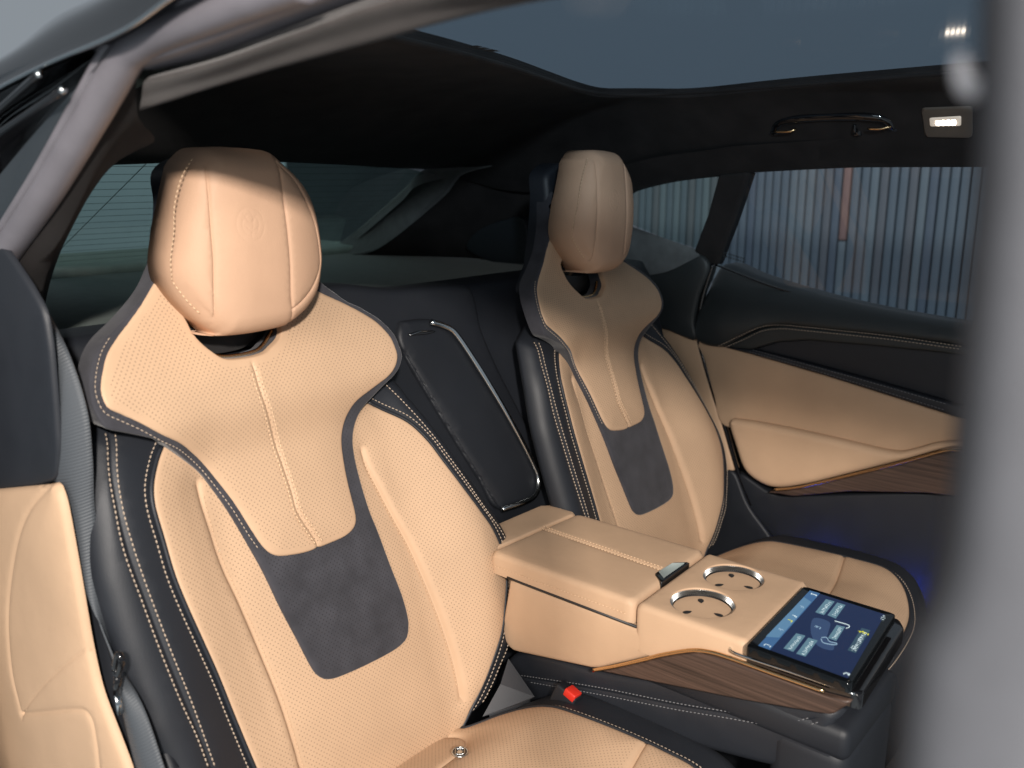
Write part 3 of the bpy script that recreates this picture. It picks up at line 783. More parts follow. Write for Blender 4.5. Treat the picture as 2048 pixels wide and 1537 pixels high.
# ------------------------------------------------------------------ setting
fl = box('cabin_floor', (-1.3, -0.9, 0.02), (1.2, 0.9, 0.06), M['carpet'], bev=0)
fl['kind'] = 'structure'
st = box('studio_wall', (-6.1, -8, -0.2), (-6.0, 18, 1.7), M['wall'], bev=0)
st['kind'] = 'structure'
gr = box('ground', (-6, -6, -0.24), (6, 8, -0.2), M['wall'], bev=0)
gr['kind'] = 'structure'

# slatted wall outside the far windows
WALLY = 3.0
wall = thing('slatted_wall', 'blue grey wall of narrow vertical slats outside the far windows', 'wall', (0, WALLY, -0.2))
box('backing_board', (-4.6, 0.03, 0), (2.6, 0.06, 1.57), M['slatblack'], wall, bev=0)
pitch = 0.0405
slat_pool = {}
ox = OUT['orange'][0][0] * 0.5 + OUT['orange'][1][0] * 0.5
n0 = int(round((ox + 2.6) / pitch))
for i in range(118):
    x = ox + (i - n0) * pitch
    if i == n0:
        # clay coloured slat, shorter, with a blue end below
        box('slat', (x - 0.016, -0.006, 1.05), (x + 0.016, 0.028, 1.56), M['slatclay'], wall, bev=0.003, seg=2)
        box('slat', (x - 0.016, -0.006, 0.0), (x + 0.016, 0.028, 1.045), SLATS[1], wall, bev=0.003, seg=2)
        continue
    mm = SLATS[random.choice([0, 0, 1, 2, 3, 0])]
    if mm.name in slat_pool:
        o = bpy.data.objects.new('slat', slat_pool[mm.name])
        COL.objects.link(o)
        o.parent = wall
    else:
        o = box('slat', (-0.0165, -0.006, 0), (0.0165, 0.028, 1.56), mm, wall, bev=0.003, seg=2)
        slat_pool[mm.name] = o.data
    o.location = (x, random.uniform(-0.003, 0.003), 0)

# ------------------------------------------------------------------ cabin shell
def sm(t):
    t = np.clip(t, 0, 1)
    return t * t * (3 - 2 * t)


def liner_z(x, y):
    return 1.29 - 0.135 * float(sm((y - 0.46) / 0.24)) ** 1.3 - 0.135 * float(sm((0.02 - x) / 0.62))


gl = OUT['glass']
gl_hole = cr(gl + [[0.95, 0.43], [1.25, 0.40], [1.3, 0.0], [1.25, -0.44], [0.95, -0.46], [0.5, -0.46]], res=0.02, closed=True)
hl_out = [(-0.60, -0.56), (-0.3, -0.55), (0.3, -0.54), (1.45, -0.53), (1.45, 0.69), (0.3, 0.69), (-0.2, 0.69), (-0.45, 0.60), (-0.60, 0.5), (-0.52, 0.2), (-0.49, 0.0), (-0.50, -0.2)]
head = pad('headliner', poly(hl_out, 0.03, 0.05), lambda a, b, h: (a, b, liner_z(a, b) - h), M['liner'], h=0, r=0.006, skirt=0.015, res=0.035, holes=[gl_hole])
tag(head, 'dark suede headliner curving down around the glass roof', 'headliner')
roof_th = thing('glass_roof', 'large blue grey tinted glass roof panel above the seats', 'glass roof', (0.5, 0, 1.29))
g = pad('pane', (np.asarray(gl_hole) - gl_hole.mean(0)) * 1.03 + gl_hole.mean(0) - [0.5, 0], lambda a, b, h: (a, b, 0.010), M['roofg'], roof_th, r=0.001, skirt=0, res=0.08)
tube('edge_seal', [(x - 0.5, y, 0.004) for x, y in gl_hole], 0.003, M['liner'], roof_th, closed=True)
e0, e1 = np.array(OUT['glass_etch'])
V, F = [], []
for k in range(16):
    t = k / 16
    if k in (4, 9):
        continue
    p = e0 + (e1 - e0) * t
    d = (e1 - e0) / np.linalg.norm(e1 - e0)
    nrm = np.array([-d[1], d[0]])
    b = len(V)
    for s, w in ((0, 0), (1, 0), (1, 1), (0, 1)):
        q = p + d * s * 0.004 + nrm * w * (0.012 if k % 3 else 0.02)
        V.append((q[0] - 0.5, q[1], 0.0085))
    F.append((b, b + 1, b + 2, b + 3))
obj('printed_marking', V, F, M['etch'], roof_th, smooth=False)

# grab handle
HA = np.array(OUT['handle'])
gh = thing('grab_handle', 'black ceiling grab handle with small gold end accents', 'grab handle', tuple(HA[3]))
c0 = HA[3]
tube('bar', cr(HA - c0, res=0.006), 0.0085, M['gloss'], gh, sides=10)
for k, e in (('handle_gold', HA[0]), ('handle_gold2', HA[-1])):
    q = np.array(OUT[k]) - c0
    box('mount', tuple(e - c0 + [-0.010, -0.006, -0.008]), tuple(e - c0 + [0.010, 0.05, 0.008]), M['plastic'], gh, bev=0.006)
    tube('gold_accent', cr(q, res=0.005), 0.0022, M['gold'], gh, sides=6)
ch = thing('coat_hook', 'tiny black coat hook beside the grab handle', 'hook', tuple(OUT['coat_hook'][0]))
box('base', (-0.007, -0.004, -0.009), (0.007, 0.05, 0.009), M['gloss'], ch, bev=0.003)
tube('hook_arm', cr([(0, -0.003, 0.004), (0, -0.014, -0.002), (0, -0.016, 0.010)], res=0.002), 0.003, M['gloss'], ch)

# reading lamp
LP = np.array(OUT['lamp'])
c0 = LP.mean(0)
rl = thing('reading_lamp', 'lit ceiling reading lamp with a bright warm strip', 'lamp', tuple(c0))
lfn = lambda a, b, h: (a - c0[0], b - c0[1], liner_z(a, b) - h - c0[2])
pad('plate', poly(LP[:, :2], 0.005, 0.006), lfn, M['lampbody'], rl, h=0.004, r=0.002, skirt=0.01, res=0.01)
LE = np.array(OUT['lamp_led'])[:, :2]
pad('lens', poly(LE, 0.003, 0.001), lfn, M['ledlens'], rl, h=0.007, r=0.001, skirt=0.004, res=0.01)
for k in range(4):
    t0, t1 = 0.20 + k * 0.165, 0.34 + k * 0.165
    e = lambda t, v: (LE[0] * (1 - t) + LE[1] * t) * (1 - v) + (LE[3] * (1 - t) + LE[2] * t) * v
    pad('led', poly([e(t0, .2), e(t1, .2), e(t1, .75), e(t0, .75)], 0.003, 0.001), lfn, M['led'], rl, h=0.009, r=0.0008, skirt=0.003, res=0.01)

# rear window, shelf, pillars
RW = np.array(OUT['rwin'])
rw = thing('rear_window', 'dark green tinted rear window with fine heating lines', 'window', tuple(RW.mean(0)))
c0 = RW.mean(0)
rwl = cr(RW[:, :2], res=0.03, closed=True)
zr = lambda x: 1.16 + 0.4 * (x + 0.55)
sc = (rwl - rwl.mean(0)) * 1.04 + rwl.mean(0)
pad('pane', sc - c0[:2], lambda a, b, h: (a, b, zr(a + c0[0]) - c0[2] - 0.006), M['rglass'], rw, r=0.001, skirt=0, res=0.08)
for k in range(17):
    x = -0.52 - k * 0.034
    ys = []
    for i in range(len(rwl)):
        a, b = rwl[i], rwl[(i + 1) % len(rwl)]
        if (a[0] - x) * (b[0] - x) < 0:
            ys.append(a[1] + (b[1] - a[1]) * (x - a[0]) / (b[0] - a[0]))
    if len(ys) > 1:
        tube('heating_line', [(x - c0[0], y, zr(x) - c0[2]) for y in (min(ys) - c0[1], max(ys) - c0[1])], 0.0004, M['line'], rw, sides=4)
dg = np.array(OUT['rwin_diag']) - c0
tube('antenna_line', dg, 0.0009, M['line'], rw, sides=4)

shelf = thing('parcel_shelf', 'grey parcel shelf under the rear window', 'shelf', (-0.6, 0, 0.93))
box('panel', (-0.85, -0.66, -0.02), (0.47, 0.66, 0.0), M['shelf'], shelf, bev=0.008)
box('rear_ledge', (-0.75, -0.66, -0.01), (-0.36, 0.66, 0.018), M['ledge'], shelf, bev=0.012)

DI, DO = np.array(OUT['dpillar_in']), np.array(OUT['dpillar_out'])
dp = thing('rear_pillar', 'grey suede trimmed rear roof pillar beside the rear window', 'pillar', tuple(DI[2]))
c0 = DI[2]
edge = DI.copy()
loft('trim', [DI + [0, -0.01, -0.03] - c0, DI + [0.0, 0.0, 0.0] - c0, DI * .85 + DO * .15 + [0.012, -0.006, 0.006] - c0, DI * .3 + DO * .7 + [0.03, -0.012, 0.0] - c0, DO - c0], M['dtrim'], dp, n=40)
# far inner side wall behind the seat
fw = thing('side_trim_panel', 'dark side trim between the rear pillar and the far seat', 'trim panel', (-0.4, 0.6, 0.9))
c0 = np.array([-0.4, 0.6, 0.9])
A = DO + [0.0, 0.004, 0.004]
Bq = np.array([(-0.22, 0.685, 1.13), (-0.24, 0.70, 1.08), (-0.26, 0.71, 1.02), (-0.3, 0.715, 0.98), (-0.34, 0.715, 0.94), (-0.45, 0.70, 0.90)])
loft('panel', [A - c0, (A + Bq) / 2 + [0, 0.025, 0] - c0, Bq - c0, Bq + [0.06, 0.01, -0.06] - c0], M['liner'], fw, n=30)
SP = np.array(OUT['spk'])
pad('speaker_grille', cr((SP - c0)[:, [0, 2]], res=0.01, closed=True), on_y(0.62 - 0.6), M['plastic'], fw, h=0.004, r=0.003, skirt=0.02, res=0.02)

# bulkhead behind the seats
bk = thing('seat_bulkhead', 'dark panelled wall behind and between the rear seats', 'bulkhead', (0, 0, 0.4))
bx = lambda z, h=0.0: 0.0 - 0.30 * (z - 0.68) + h
bo = poly([(-0.66, 0.3), (0.70, 0.3), (0.70, 0.955), (-0.66, 0.955)], 0.03, 0.02)
pad('wall_panel', bo, lambda a, b, h: (bx(b) + h, a, b - 0.4), M['black'], bk, h=0, r=0.02, skirt=0.06, res=0.05)
pl3 = lambda k: [(p[1], p[2]) for p in OUT[k]]
pad('center_block', cr(pl3('center_block'), res=0.012, closed=True), lambda a, b, h: (bx(b) + h, a, b - 0.4), M['plastic'], bk, h=0.022, r=0.012, skirt=0.03, res=0.02)
pp = pad('pass_through_door', cr(pl3('pass'), res=0.008, closed=True), lambda a, b, h: (bx(b) + h, a, b - 0.4), M['plastic'], bk, h=0.032, r=0.006, skirt=0.02, res=0.015, puff=0.004,
         grooves=[(cr([(-0.118, 0.872), (-0.07, 0.762), (-0.02, 0.655), (0.012, 0.59)], res=0.006), 0.0015, 0.0025)])
q = np.array(OUT['pass_chrome'])
tube('chrome_strip', cr([(bx(b, 0.0395), a, b - 0.4) for a, b in q[:, 1:]], res=0.006), 0.0052, M['chrome'], bk, sides=10, flat=0.8, up=(1, 0, 0.3))
q = np.array(OUT['pass_slot'])
pad('latch_slot', cr(q[:, 1:], res=0.003, closed=True), lambda a, b, h: (bx(b) + h, a, b - 0.4), M['gloss'], bk, h=0.038, r=0.001, skirt=0.004, res=0.01)
tube('latch_highlight', cr([(bx(b, 0.0385), a, b - 0.4) for a, b in q[:2, 1:]], n=6), 0.0012, M['chrome'], bk, sides=6)

# ------------------------------------------------------------------ rear seats
def seat_x(u, z):
    a = abs(u)
    hi = float(sm((z - .78) / .12))
    return .073 - .30 * (z - .68) + (1 - hi) * .04 * float(sm((a - .13) / .13)) + hi * .02 * min(a / .25, 1.2) ** 2


NRM = np.array([1, 0, 0.30]) / math.hypot(1, 0.30)
ZB = 0.12


def sfn(u, z, h):
    x = seat_x(u, z)
    return (x + h, u, z - ZB)


def s3(path, h):
    return np.array([sfn(u, z, h) for u, z in path])


def make_seat():
    S = thing('rear_seat', 'near tan and charcoal leather rear seat with round badge on its cushion', 'car seat', (0, -0.38, ZB), 'individual rear seats')
    T = {k: OUT[k] for k in OUT}
    # dark shell of the backrest
    ol = T['outer_left']
    lo_ = [(-0.285 + 0.06 * (0.8 - z) * 0.35, z) for z in (0.80, 0.7, 0.6, 0.5, 0.42, 0.36)]
    orr = T['outer_right']
    shell = [(-0.255, 0.875), (-0.280, 0.85)] + [(u - 0.002, z) for u, z in ol[1:]] + [(-0.235, 0.34), (-0.1, 0.31), (0.1, 0.31)] + [(u + 0.004, z) for u, z in orr[::-1]] + [(0.1, 0.90), (-0.1, 0.92)]
    so_ = cr(shell, res=0.008, closed=True)
    gl_ = [cr([(a + c) / 2 for a, c in zip(np.array(p), np.array(q))], res=0.004) for p, q in [(cr(T['left_stitch_a'], n=30), cr(T['left_stitch_b'], n=30))]]
    sh = pad('backrest_shell', so_, sfn, M['black'], S, h=0.0, r=0.028, skirt=0.008, res=0.012, grooves=[(gl_[0], 0.003, 0.003, False)], back=True)
    # drop of the surface at the rolled edge, for threads that lie on it
    def roll(path):
        d = segdist(np.asarray(path), so_, True)
        t = np.clip(1 - d / 0.028, 0, 1)
        return -0.028 * (1 - np.sqrt(1 - t * t))
    def on_shell(path, lift=0.0006):
        p = cr(path, res=0.004)
        return np.array([sfn(u, z, hh + lift) for (u, z), hh in zip(p, roll(p))])
    for k in ('left_stitch_a', 'left_stitch_b', 'outer_stitch_right'):
        stitches('stitching', on_shell(T[k]), M['thread'], sh, NRM, w=0.0010)
    # tan lower panel (both sides and below the suede)
    tl, tr = T['panel_left'], T['panel_right']
    top = [(0.10, 0.86), (-0.03, 0.88), (-0.15, 0.87)]
    crz = T['crease']
    tanout = tl + [(-0.13, 0.335), (-0.05, 0.318)] + crz[::-1][1:] + tr[::-1] + top
    to = cr(tanout, res=0.006, closed=True)
    dl, dr = cr(T['dart_left'] + [(-0.10, 0.36)], res=0.003), cr(T['dart_right'], res=0.003)
    def ridge(V):
        # fold that rises beside each dart seam on its outer side and fades downwards
        out = np.zeros(len(V))
        for c, sgn in ((dl, -1), (dr, 1)):
            d = segdist(V, c)
            uc = np.interp(V[:, 1], c[::-1, 1], c[::-1, 0])
            sd_ = d * np.sign((V[:, 0] - uc) * sgn)
            z0, z1 = c[-1, 1], c[0, 1]
            f = sm((z1 + 0.01 - V[:, 1]) / 0.07) * sm((V[:, 1] - z0 + 0.03) / 0.05)
            out += 0.0075 * np.exp(-d / 0.035) * (0.5 + 0.5 * np.tanh(sd_ / 0.005)) * f
        return out
    tp = pad('backrest_panel', to, sfn, M['tanp'], S, h=0.004, r=0.006, skirt=0.012, res=0.007, grooves=[(dl, 0.0028, 0.0035), (dr, 0.0028, 0.0035)], puff=0.006, pl=0.02, extra=ridge)
    def off(path, d, res=0.004):
        p = cr(path, res=res)
        t = np.gradient(p, axis=0)
        t /= np.linalg.norm(t, axis=1)[:, None]
        return p + np.stack([-t[:, 1], t[:, 0]], 1) * d
    tube('piping', s3(cr(tl, res=0.006), 0.0025), 0.0028, M['black'], sh, sides=8)
    tube('piping', s3(cr(tr, res=0.006), 0.0025), 0.0028, M['black'], sh, sides=8)
    for pth, d in ((tl, -0.0075), (tr, 0.0075)):
        p = off(pth, d)
        stitches('stitching', np.array([sfn(u, z, hh + 0.0008) for (u, z), hh in zip(p, roll(p))]), M['thread'], sh, NRM, w=0.0010)
    for c, d in ((dl, 0.004), (dr, -0.004)):
        t = np.gradient(c, axis=0)
        t /= np.linalg.norm(t, axis=1)[:, None]
        p = c + np.stack([-t[:, 1], t[:, 0]], 1) * d
        stitches('stitching', s3(p[4:-4], 0.0068), M['tanthread'], tp, NRM, w=0.0005)
    # suede hood: band round the wing panel and the block below it
    up = [(-0.150, 1.035), (-0.132, 1.060), (-0.112, 1.10), (-0.085, 1.135), (-0.03, 1.15), (0.02, 1.13), (0.045, 1.08), (0.070, 1.02)]
    sout = T['suede']
    sd = cr(up[::-1][0:0] + up + sout[::-1], res=0.006, closed=True)
    no = cr(T['notch'] + [(-0.128, 0.995), (-0.06, 1.005), (-0.005, 0.985)], res=0.005, closed=True)
    def lift(V):
        return np.array([0.022 * float(sm((z - 0.80) / 0.08)) * (1 - float(sm((z - 0.90) / 0.08))) for z in V[:, 1]])
    su = pad('suede_hood', sd, sfn, M['suedep'], S, h=0.0155, r=0.004, skirt=lambda u, z: 0.012 + 0.014 * float(sm((z - 0.78) / 0.08)), res=0.008, extra=lift, holes=[no])
    def hl(z):
        return 0.022 * float(sm((z - 0.80) / 0.08)) * (1 - float(sm((z - 0.90) / 0.08)))
    # wing panel
    wup = [(-0.152, 1.028), (-0.125, 1.052), (-0.085, 1.09), (-0.03, 1.11), (0.015, 1.085), (0.045, 1.03), (0.07, 0.995)]
    wo = cr(wup + T['wing'][::-1], res=0.006, closed=True)
    cs = cr(T['center_seam'], res=0.003)
    wg = pad('wing_panel', wo, sfn, M['tanp'], S, h=0.0175, r=0.004, skirt=0.008, res=0.007, grooves=[(cs, 0.0018, 0.0022, False)], puff=0.006, pl=0.03, extra=lift, holes=[no])
    for d in (0.0055, -0.0055):
        p = off(T['center_seam'], d)
        stitches('stitching', np.array([sfn(u, z, 0.0232 + hl(z)) for u, z in p[2:-2]]), M['tanthread'], wg, NRM, w=0.0009)
    # thread on the suede band along the wing panel
    wl_ = T['wing'][2:17]
    p = off(wl_, -0.006)
    stitches('stitching', np.array([sfn(u, z, 0.0163 + hl(z)) for u, z in p]), M['thread'], su, NRM, w=0.0007)
    # opening below the headrest
    nb = cr(T['notch'], res=0.004)
    tube('gold_rim', np.array([sfn(u * 1.0, z + 0.001, 0.004 + hl(z)) for u, z in nb]), 0.0028, M['gold'], su, sides=8)
    pad('opening_back', no, sfn, M['hole'], S, h=-0.010, r=0.001, skirt=0.002, res=0.03)
    hb = [(-0.165, 0.93), (-0.148, 0.99), (-0.126, 1.05), (-0.110, 1.108), (-0.105, 1.150), (-0.065, 1.170), (-0.02, 1.168), (0.015, 1.15), (0.045, 1.10), (0.07, 1.05), (0.09, 0.99), (0.10, 0.93)]
    pad('hood_back', cr(hb, res=0.008, closed=True), lambda u, z, h: (-0.026 - 0.12 * (z - 1.0) + h, u, z - ZB), M['black'], S, h=0.0, r=0.012, skirt=0.03, res=0.02)
    # headrest
    hr = bpy.data.objects.new('headrest', None)
    hout = cr(T['hr_l'] + T['hr_b'] + T['hr_r'] + T['hr_t'], res=0.004, closed=True)
    cu, cz = T['hr_center'][0]
    def hfn(u, z, h):
        # front face: gently convex, leaning forward at the top
        return (0.040 + h + 0.02 * math.cos((z - cz) / 0.12 * 1.2) - 0.35 * max(0, abs(u - cu) - 0.02) ** 2 / 0.1, u, z - ZB)
    sl, sr, al, ar = (cr(T[k], res=0.0025) for k in ('hr_seam_l', 'hr_seam_r', 'hr_arc_l', 'hr_arc_r'))
    lu, lz = T['hr_logo'][0]
    logo = []
    for rr, a0, a1 in ((0.020, 20, 250), (0.020, 280, 350), (0.012, -60, 120), (0.012, 150, 270)):
        a = np.radians(np.linspace(a0, a1, 30))
        logo.append((np.stack([lu + rr * np.cos(a) * 0.9, lz + rr * np.sin(a)], 1), 0.0012, 0.00018, False))
    for pts_ in ([(-0.008, 0.012), (0.0, 0.002), (0.008, 0.010)], [(-0.006, -0.002), (0.002, -0.008), (0.009, -0.004)], [(0.0, 0.016), (0.004, 0.006), (0.0, -0.014)]):
        logo.append((cr([(lu + a, lz + b) for a, b in pts_], res=0.002), 0.0012, 0.00018, False))
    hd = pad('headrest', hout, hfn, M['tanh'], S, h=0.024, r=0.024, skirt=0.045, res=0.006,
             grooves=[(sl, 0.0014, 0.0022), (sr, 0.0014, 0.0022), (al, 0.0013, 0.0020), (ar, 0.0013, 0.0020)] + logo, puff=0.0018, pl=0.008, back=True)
    bpy.data.objects.remove(hr)
    def hroll(path):
        d = segdist(np.asarray(path), hout, True)
        t = np.clip(1 - d / 0.024, 0, 1)
        return 0.024 - 0.024 * (1 - np.sqrt(1 - t * t))
    t = np.gradient(al, axis=0)
    t /= np.linalg.norm(t, axis=1)[:, None]
    p = al + np.stack([-t[:, 1], t[:, 0]], 1) * (-0.0055)
    stitches('stitching', np.array([hfn(u, z, hh + 0.0018) for (u, z), hh in zip(p, hroll(p))])[3:-3], M['tanthread'], hd, NRM, w=0.0009)
    box('headrest_mount', (-0.045, cu - 0.06, 0.93 - ZB), (-0.02, cu + 0.06, 1.10 - ZB), M['gloss'], S, bev=0.012)
    # cushion
    cp, co = np.array(T['cu_pipe']), np.array(T['cu_out'])
    yc = -0.38
    def cfn(x, u, h):
        b = float(sm((abs(u + 0.0) - 0.12) / 0.12))
        z = 0.336 + 0.053 * float(sm((x - 0.16) / 0.16)) + 0.012 * b - 0.03 * float(sm((x - 0.50) / 0.14)) ** 2
        return (x, u, z + h - ZB)
    side = [(x, u) for x, u in [(0.17, 0.15), (0.20, 0.20), (0.235, 0.25), (0.28, 0.285), (0.34, 0.302), (0.42, 0.308), (0.50, 0.304), (0.57, 0.285), (0.61, 0.235), (0.64, 0.13), (0.648, 0.0)]]
    oc = cr(side + [(x, -u) for x, u in side[::-1][1:]], res=0.01, closed=True)
    cb = pad('cushion_base', oc, cfn, M['black'], S, h=0.0, r=0.03, skirt=0.13, res=0.014, back=True)
    ins = [(0.155, 0.13), (0.19, 0.160), (0.225, 0.190), (0.27, 0.208), (0.33, 0.222), (0.41, 0.230), (0.48, 0.231), (0.54, 0.224), (0.585, 0.185), (0.613, 0.11), (0.62, 0.0)]
    ic = cr(ins + [(x, -u) for x, u in ins[::-1][1:]], res=0.006, closed=True)
    fs = cr([(0.455, 0.226), (0.465, 0.17), (0.476, 0.09), (0.48, 0.0), (0.476, -0.09), (0.465, -0.17), (0.455, -0.226)], res=0.004)
    tab = np.array([(0.165, 0.125), (0.20, 0.135), (0.228, 0.12), (0.245, 0.09), (0.25, 0.03), (0.24, -0.04), (0.22, -0.10)])
    ct = pad('cushion_panel', ic, cfn, M['tanp'], S, h=0.006, r=0.008, skirt=0.012, res=0.008, grooves=[(fs, 0.0025, 0.004), (cr(tab, res=0.004), 0.0025, 0.004)], puff=0.008, pl=0.03)
    def roc(p):
        d = segdist(np.asarray(p), oc, True)
        t_ = np.clip(1 - d / 0.03, 0, 1)
        return -0.03 * (1 - np.sqrt(1 - t_ * t_))
    icp = np.vstack([ic, ic[:1]])
    tube('piping', np.array([cfn(x, u, 0.004) for x, u in ic]), 0.0030, M['black'], cb, closed=True)
    tt = np.gradient(icp, axis=0)
    tt /= np.linalg.norm(tt, axis=1)[:, None]
    for sgn in (0.0085,):
        p = icp + np.stack([-tt[:, 1], tt[:, 0]], 1) * sgn
        if inside(p[:5], ic).any():
            p = icp - np.stack([-tt[:, 1], tt[:, 0]], 1) * sgn
        stitches('stitching', np.array([cfn(x, u, hh + 0.001) for (x, u), hh in zip(p, roc(p))]), M['thread'], cb, (0, 0, 1), w=0.0010)
    # badge
    bxy = OUT['badge'][0]
    bx_, bu = bxy[0], bxy[1] + 0.38
    z0 = np.array(cfn(bx_, bu, 0.0155))
    nb_ = 40
    ring = [(z0[0] + 0.0105 * math.cos(a), z0[1] + 0.0105 * math.sin(a), z0[2] + 0.001) for a in np.linspace(0, 2 * math.pi, nb_, endpoint=False)]
    bd = obj('badge', ring + [(z0[0], z0[1], z0[2] + 0.001)], [(i, (i + 1) % nb_, nb_) for i in range(nb_)], M['gloss'], S)
    tube('badge_ring', np.array(ring), 0.0011, M['chrome'], bd, closed=True)
    ca, sa = math.cos(0.7), math.sin(0.7)
    rt = lambda a, b: (z0[0] + ca * a - sa * b, z0[1] + sa * a + ca * b, z0[2] + 0.0018)
    dia = [rt(a, b) for a, b in poly([(-0.006, -0.006), (0.006, -0.006), (0.006, 0.006), (-0.006, 0.006)], 0.001, 0.002)]
    tube('badge_frame', np.array(dia), 0.0007, M['chrome'], bd, closed=True, sides=6)
    beast = [(-0.0035, -0.003), (-0.001, -0.0045), (0.003, -0.003), (0.0035, 0.001), (0.0015, 0.0005), (0.002, 0.0035), (-0.0005, 0.0018), (-0.002, 0.004), (-0.0025, 0.0005), (-0.004, 0.0)]
    obj('badge_emblem', [rt(a, b) for a, b in beast] , [tuple(range(len(beast)))], M['chrome'], bd, smooth=False)
    return S


seat1 = make_seat()
seat2 = copy_tree(seat1)
seat2['label'] = 'far tan and charcoal leather rear seat behind the console, against the far door'
seat2.location = (-0.0107, 0.3815, ZB - 0.0064)
seat2.rotation_euler = (0, 0, 0.0444)
for chd in seat2.children:
    if chd.name.startswith('badge'):
        for g_ in list(chd.children):
            bpy.data.objects.remove(g_)
        bpy.data.objects.remove(chd)
    elif chd.name.startswith('headrest.'):
        chd.location = (0, OUT['hr_center'][0][0] * 0.12, 0.016)
        chd.scale = (1, 0.88, 1)

# ------------------------------------------------------------------ centre console
con = thing('center_console', 'tan leather centre console with cup holders, walnut trim and touchscreen', 'console', (0.4, 0, 0.06))
CO = np.array([0.4, 0, 0.06])


def L3(p):
    return np.asarray(p, float) - CO


def loc_z(Z):
    return lambda a, b, h: (a - CO[0], b - CO[1], Z + h - CO[2])


def loc_y(Y):
    return lambda a, b, h: (a - CO[0], Y - h - CO[1], b - CO[2])


box('core', tuple(L3((0.12, -0.088, 0.50))), tuple(L3((0.56, 0.080, 0.552))), M['tan'], con, bev=0.02)
# lid
lidp = poly([(0.150, -0.121), (0.4095, -0.121), (0.402, 0.095), (0.160, 0.095)], 0.008, 0.008)
sa, sb = OUT['lid_seam_a'], OUT['lid_seam_b']
midl = [(0.152, 0.004), (0.385, -0.008)]
low = cr([(0.158, -0.112), (0.40, -0.112)], res=0.004)
lid = pad('lid', lidp, loc_z(0), M['tan'], con, h=0.5845, r=0.009, skirt=0.025, res=0.012, grooves=[(cr(midl, res=0.004), 0.0018, 0.002)], puff=0.001)
for d in (0.005, -0.005):
    stitches('stitching', [L3((x, y + d, 0.5855)) for x, y in cr(midl, res=0.004)], M['tanthread'], lid, (0, 0, 1), w=0.0007)
stitches('stitching', [L3((x, -0.1215, 0.5635)) for x in np.linspace(0.16, 0.40, 60)], M['tanthread'], lid, (0, -1, 0.3), w=0.0007)
pad('rear_cap', poly([(0.085, -0.119), (0.1485, -0.119), (0.1585, 0.094), (0.09, 0.094)], 0.008, 0.006), loc_z(0), M['tan'], con, h=0.5850, r=0.004, skirt=0.07, res=0.012)
# front section with cup holders
c1, c2 = np.array(OUT['cup1']), np.array(OUT['cup2'])
cc = [((c1[0] + c1[1]) / 2, 0.043), ((c2[0] + c2[1]) / 2, 0.0425)]
cups = []
for c, rr in cc:
    a = np.linspace(0, 2 * math.pi, 72, endpoint=False)
    cups.append(np.stack([c[0] + rr * np.cos(a), c[1] + rr * np.sin(a)], 1))
fr_out = poly([(0.413, -0.121), (0.5745, -0.121), (0.566, 0.094), (0.4055, 0.094)], 0.006, 0.006)
fs = pad('cup_holder_section', fr_out, loc_z(0), M['tan'], con, h=0.5835, r=0.009, skirt=0.060, res=0.010, holes=cups)
for i, (c, rr) in enumerate(cc):
    cup = obj('cup_holder', *(lambda a: ([tuple(L3((c[0] + r_ * math.cos(t), c[1] + r_ * math.sin(t), z))) for r_, z in ((rr, 0.5805), (rr * .97, 0.575), (rr * .96, 0.556)) for t in a],
              [(k * 72 + j, k * 72 + (j + 1) % 72, (k + 1) * 72 + (j + 1) % 72, (k + 1) * 72 + j) for k in range(2) for j in range(72)]))(np.linspace(0, 2 * math.pi, 72, endpoint=False)), M['hole'], con)
    # knurled ring: small pyramids round a band
    V, F = [], []
    nk = 84
    for row in range(3):
        for j in range(nk):
            t0 = 2 * math.pi * (j + 0.5 * (row % 2)) / nk
            dt = math.pi / nk * 0.98
            z0 = 0.5800 - row * 0.0022
            k = len(V)
            for (dt_, dz, dr) in ((-dt, 0, 0), (0, 0.0022, 0), (dt, 0, 0), (0, -0.0022, 0), (0, 0, -0.0028)):
                q = rr * 0.995 + dr - row * 0.0004
                V.append(tuple(L3((c[0] + q * math.cos(t0 + dt_), c[1] + q * math.sin(t0 + dt_), z0 + dz))))
            F += [(k, k + 1, k + 4), (k + 1, k + 2, k + 4), (k + 2, k + 3, k + 4), (k + 3, k, k + 4)]
    kn = obj('knurled_ring', V, F, M['knurl'], cup, smooth=False)
    kn['kind'] = 'stuff'
    tube('ring_edge', [L3((c[0] + rr * 1.005 * math.cos(t), c[1] + rr * 1.005 * math.sin(t), 0.5805)) for t in np.linspace(0, 2 * math.pi, 72, endpoint=False)], 0.0007, M['knurl'], cup, closed=True, sides=6)
    disc = np.stack([c[0] + rr * .93 * np.cos(np.linspace(0, 2 * math.pi, 60, endpoint=False)), c[1] + rr * .93 * np.sin(np.linspace(0, 2 * math.pi, 60, endpoint=False))], 1)
    pad('cup_lid', disc, loc_z(0), M['tan'], cup, h=0.5735, r=0.002, skirt=0.01, res=0.012)
    for hx, hy in OUT['cup%dh' % (i + 1)]:
        v = np.array([hx, hy]) - c
        v = v / np.linalg.norm(v)
        ang = math.atan2(v[1], v[0])
        o_ = np.array([hx, hy]) * 0.97 + c * 0.03
        dr = [(0.0056 * math.cos(t) * (1 if math.cos(t) > 0 else 1.45), 0.0042 * math.sin(t) * (1 if math.cos(t) > 0 else (1 - 0.6 * (math.cos(t)) ** 2))) for t in np.linspace(0, 2 * math.pi, 18, endpoint=False)]
        V = [tuple(L3((o_[0] + math.cos(ang) * a - math.sin(ang) * b, o_[1] + math.sin(ang) * a + math.cos(ang) * b, 0.5741))) for a, b in dr]
        V += [tuple(L3((o_[0], o_[1], 0.5753)))]
        obj('rubber_stop', V, [(k, (k + 1) % 18, 18) for k in range(18)], M['hole'], cup)
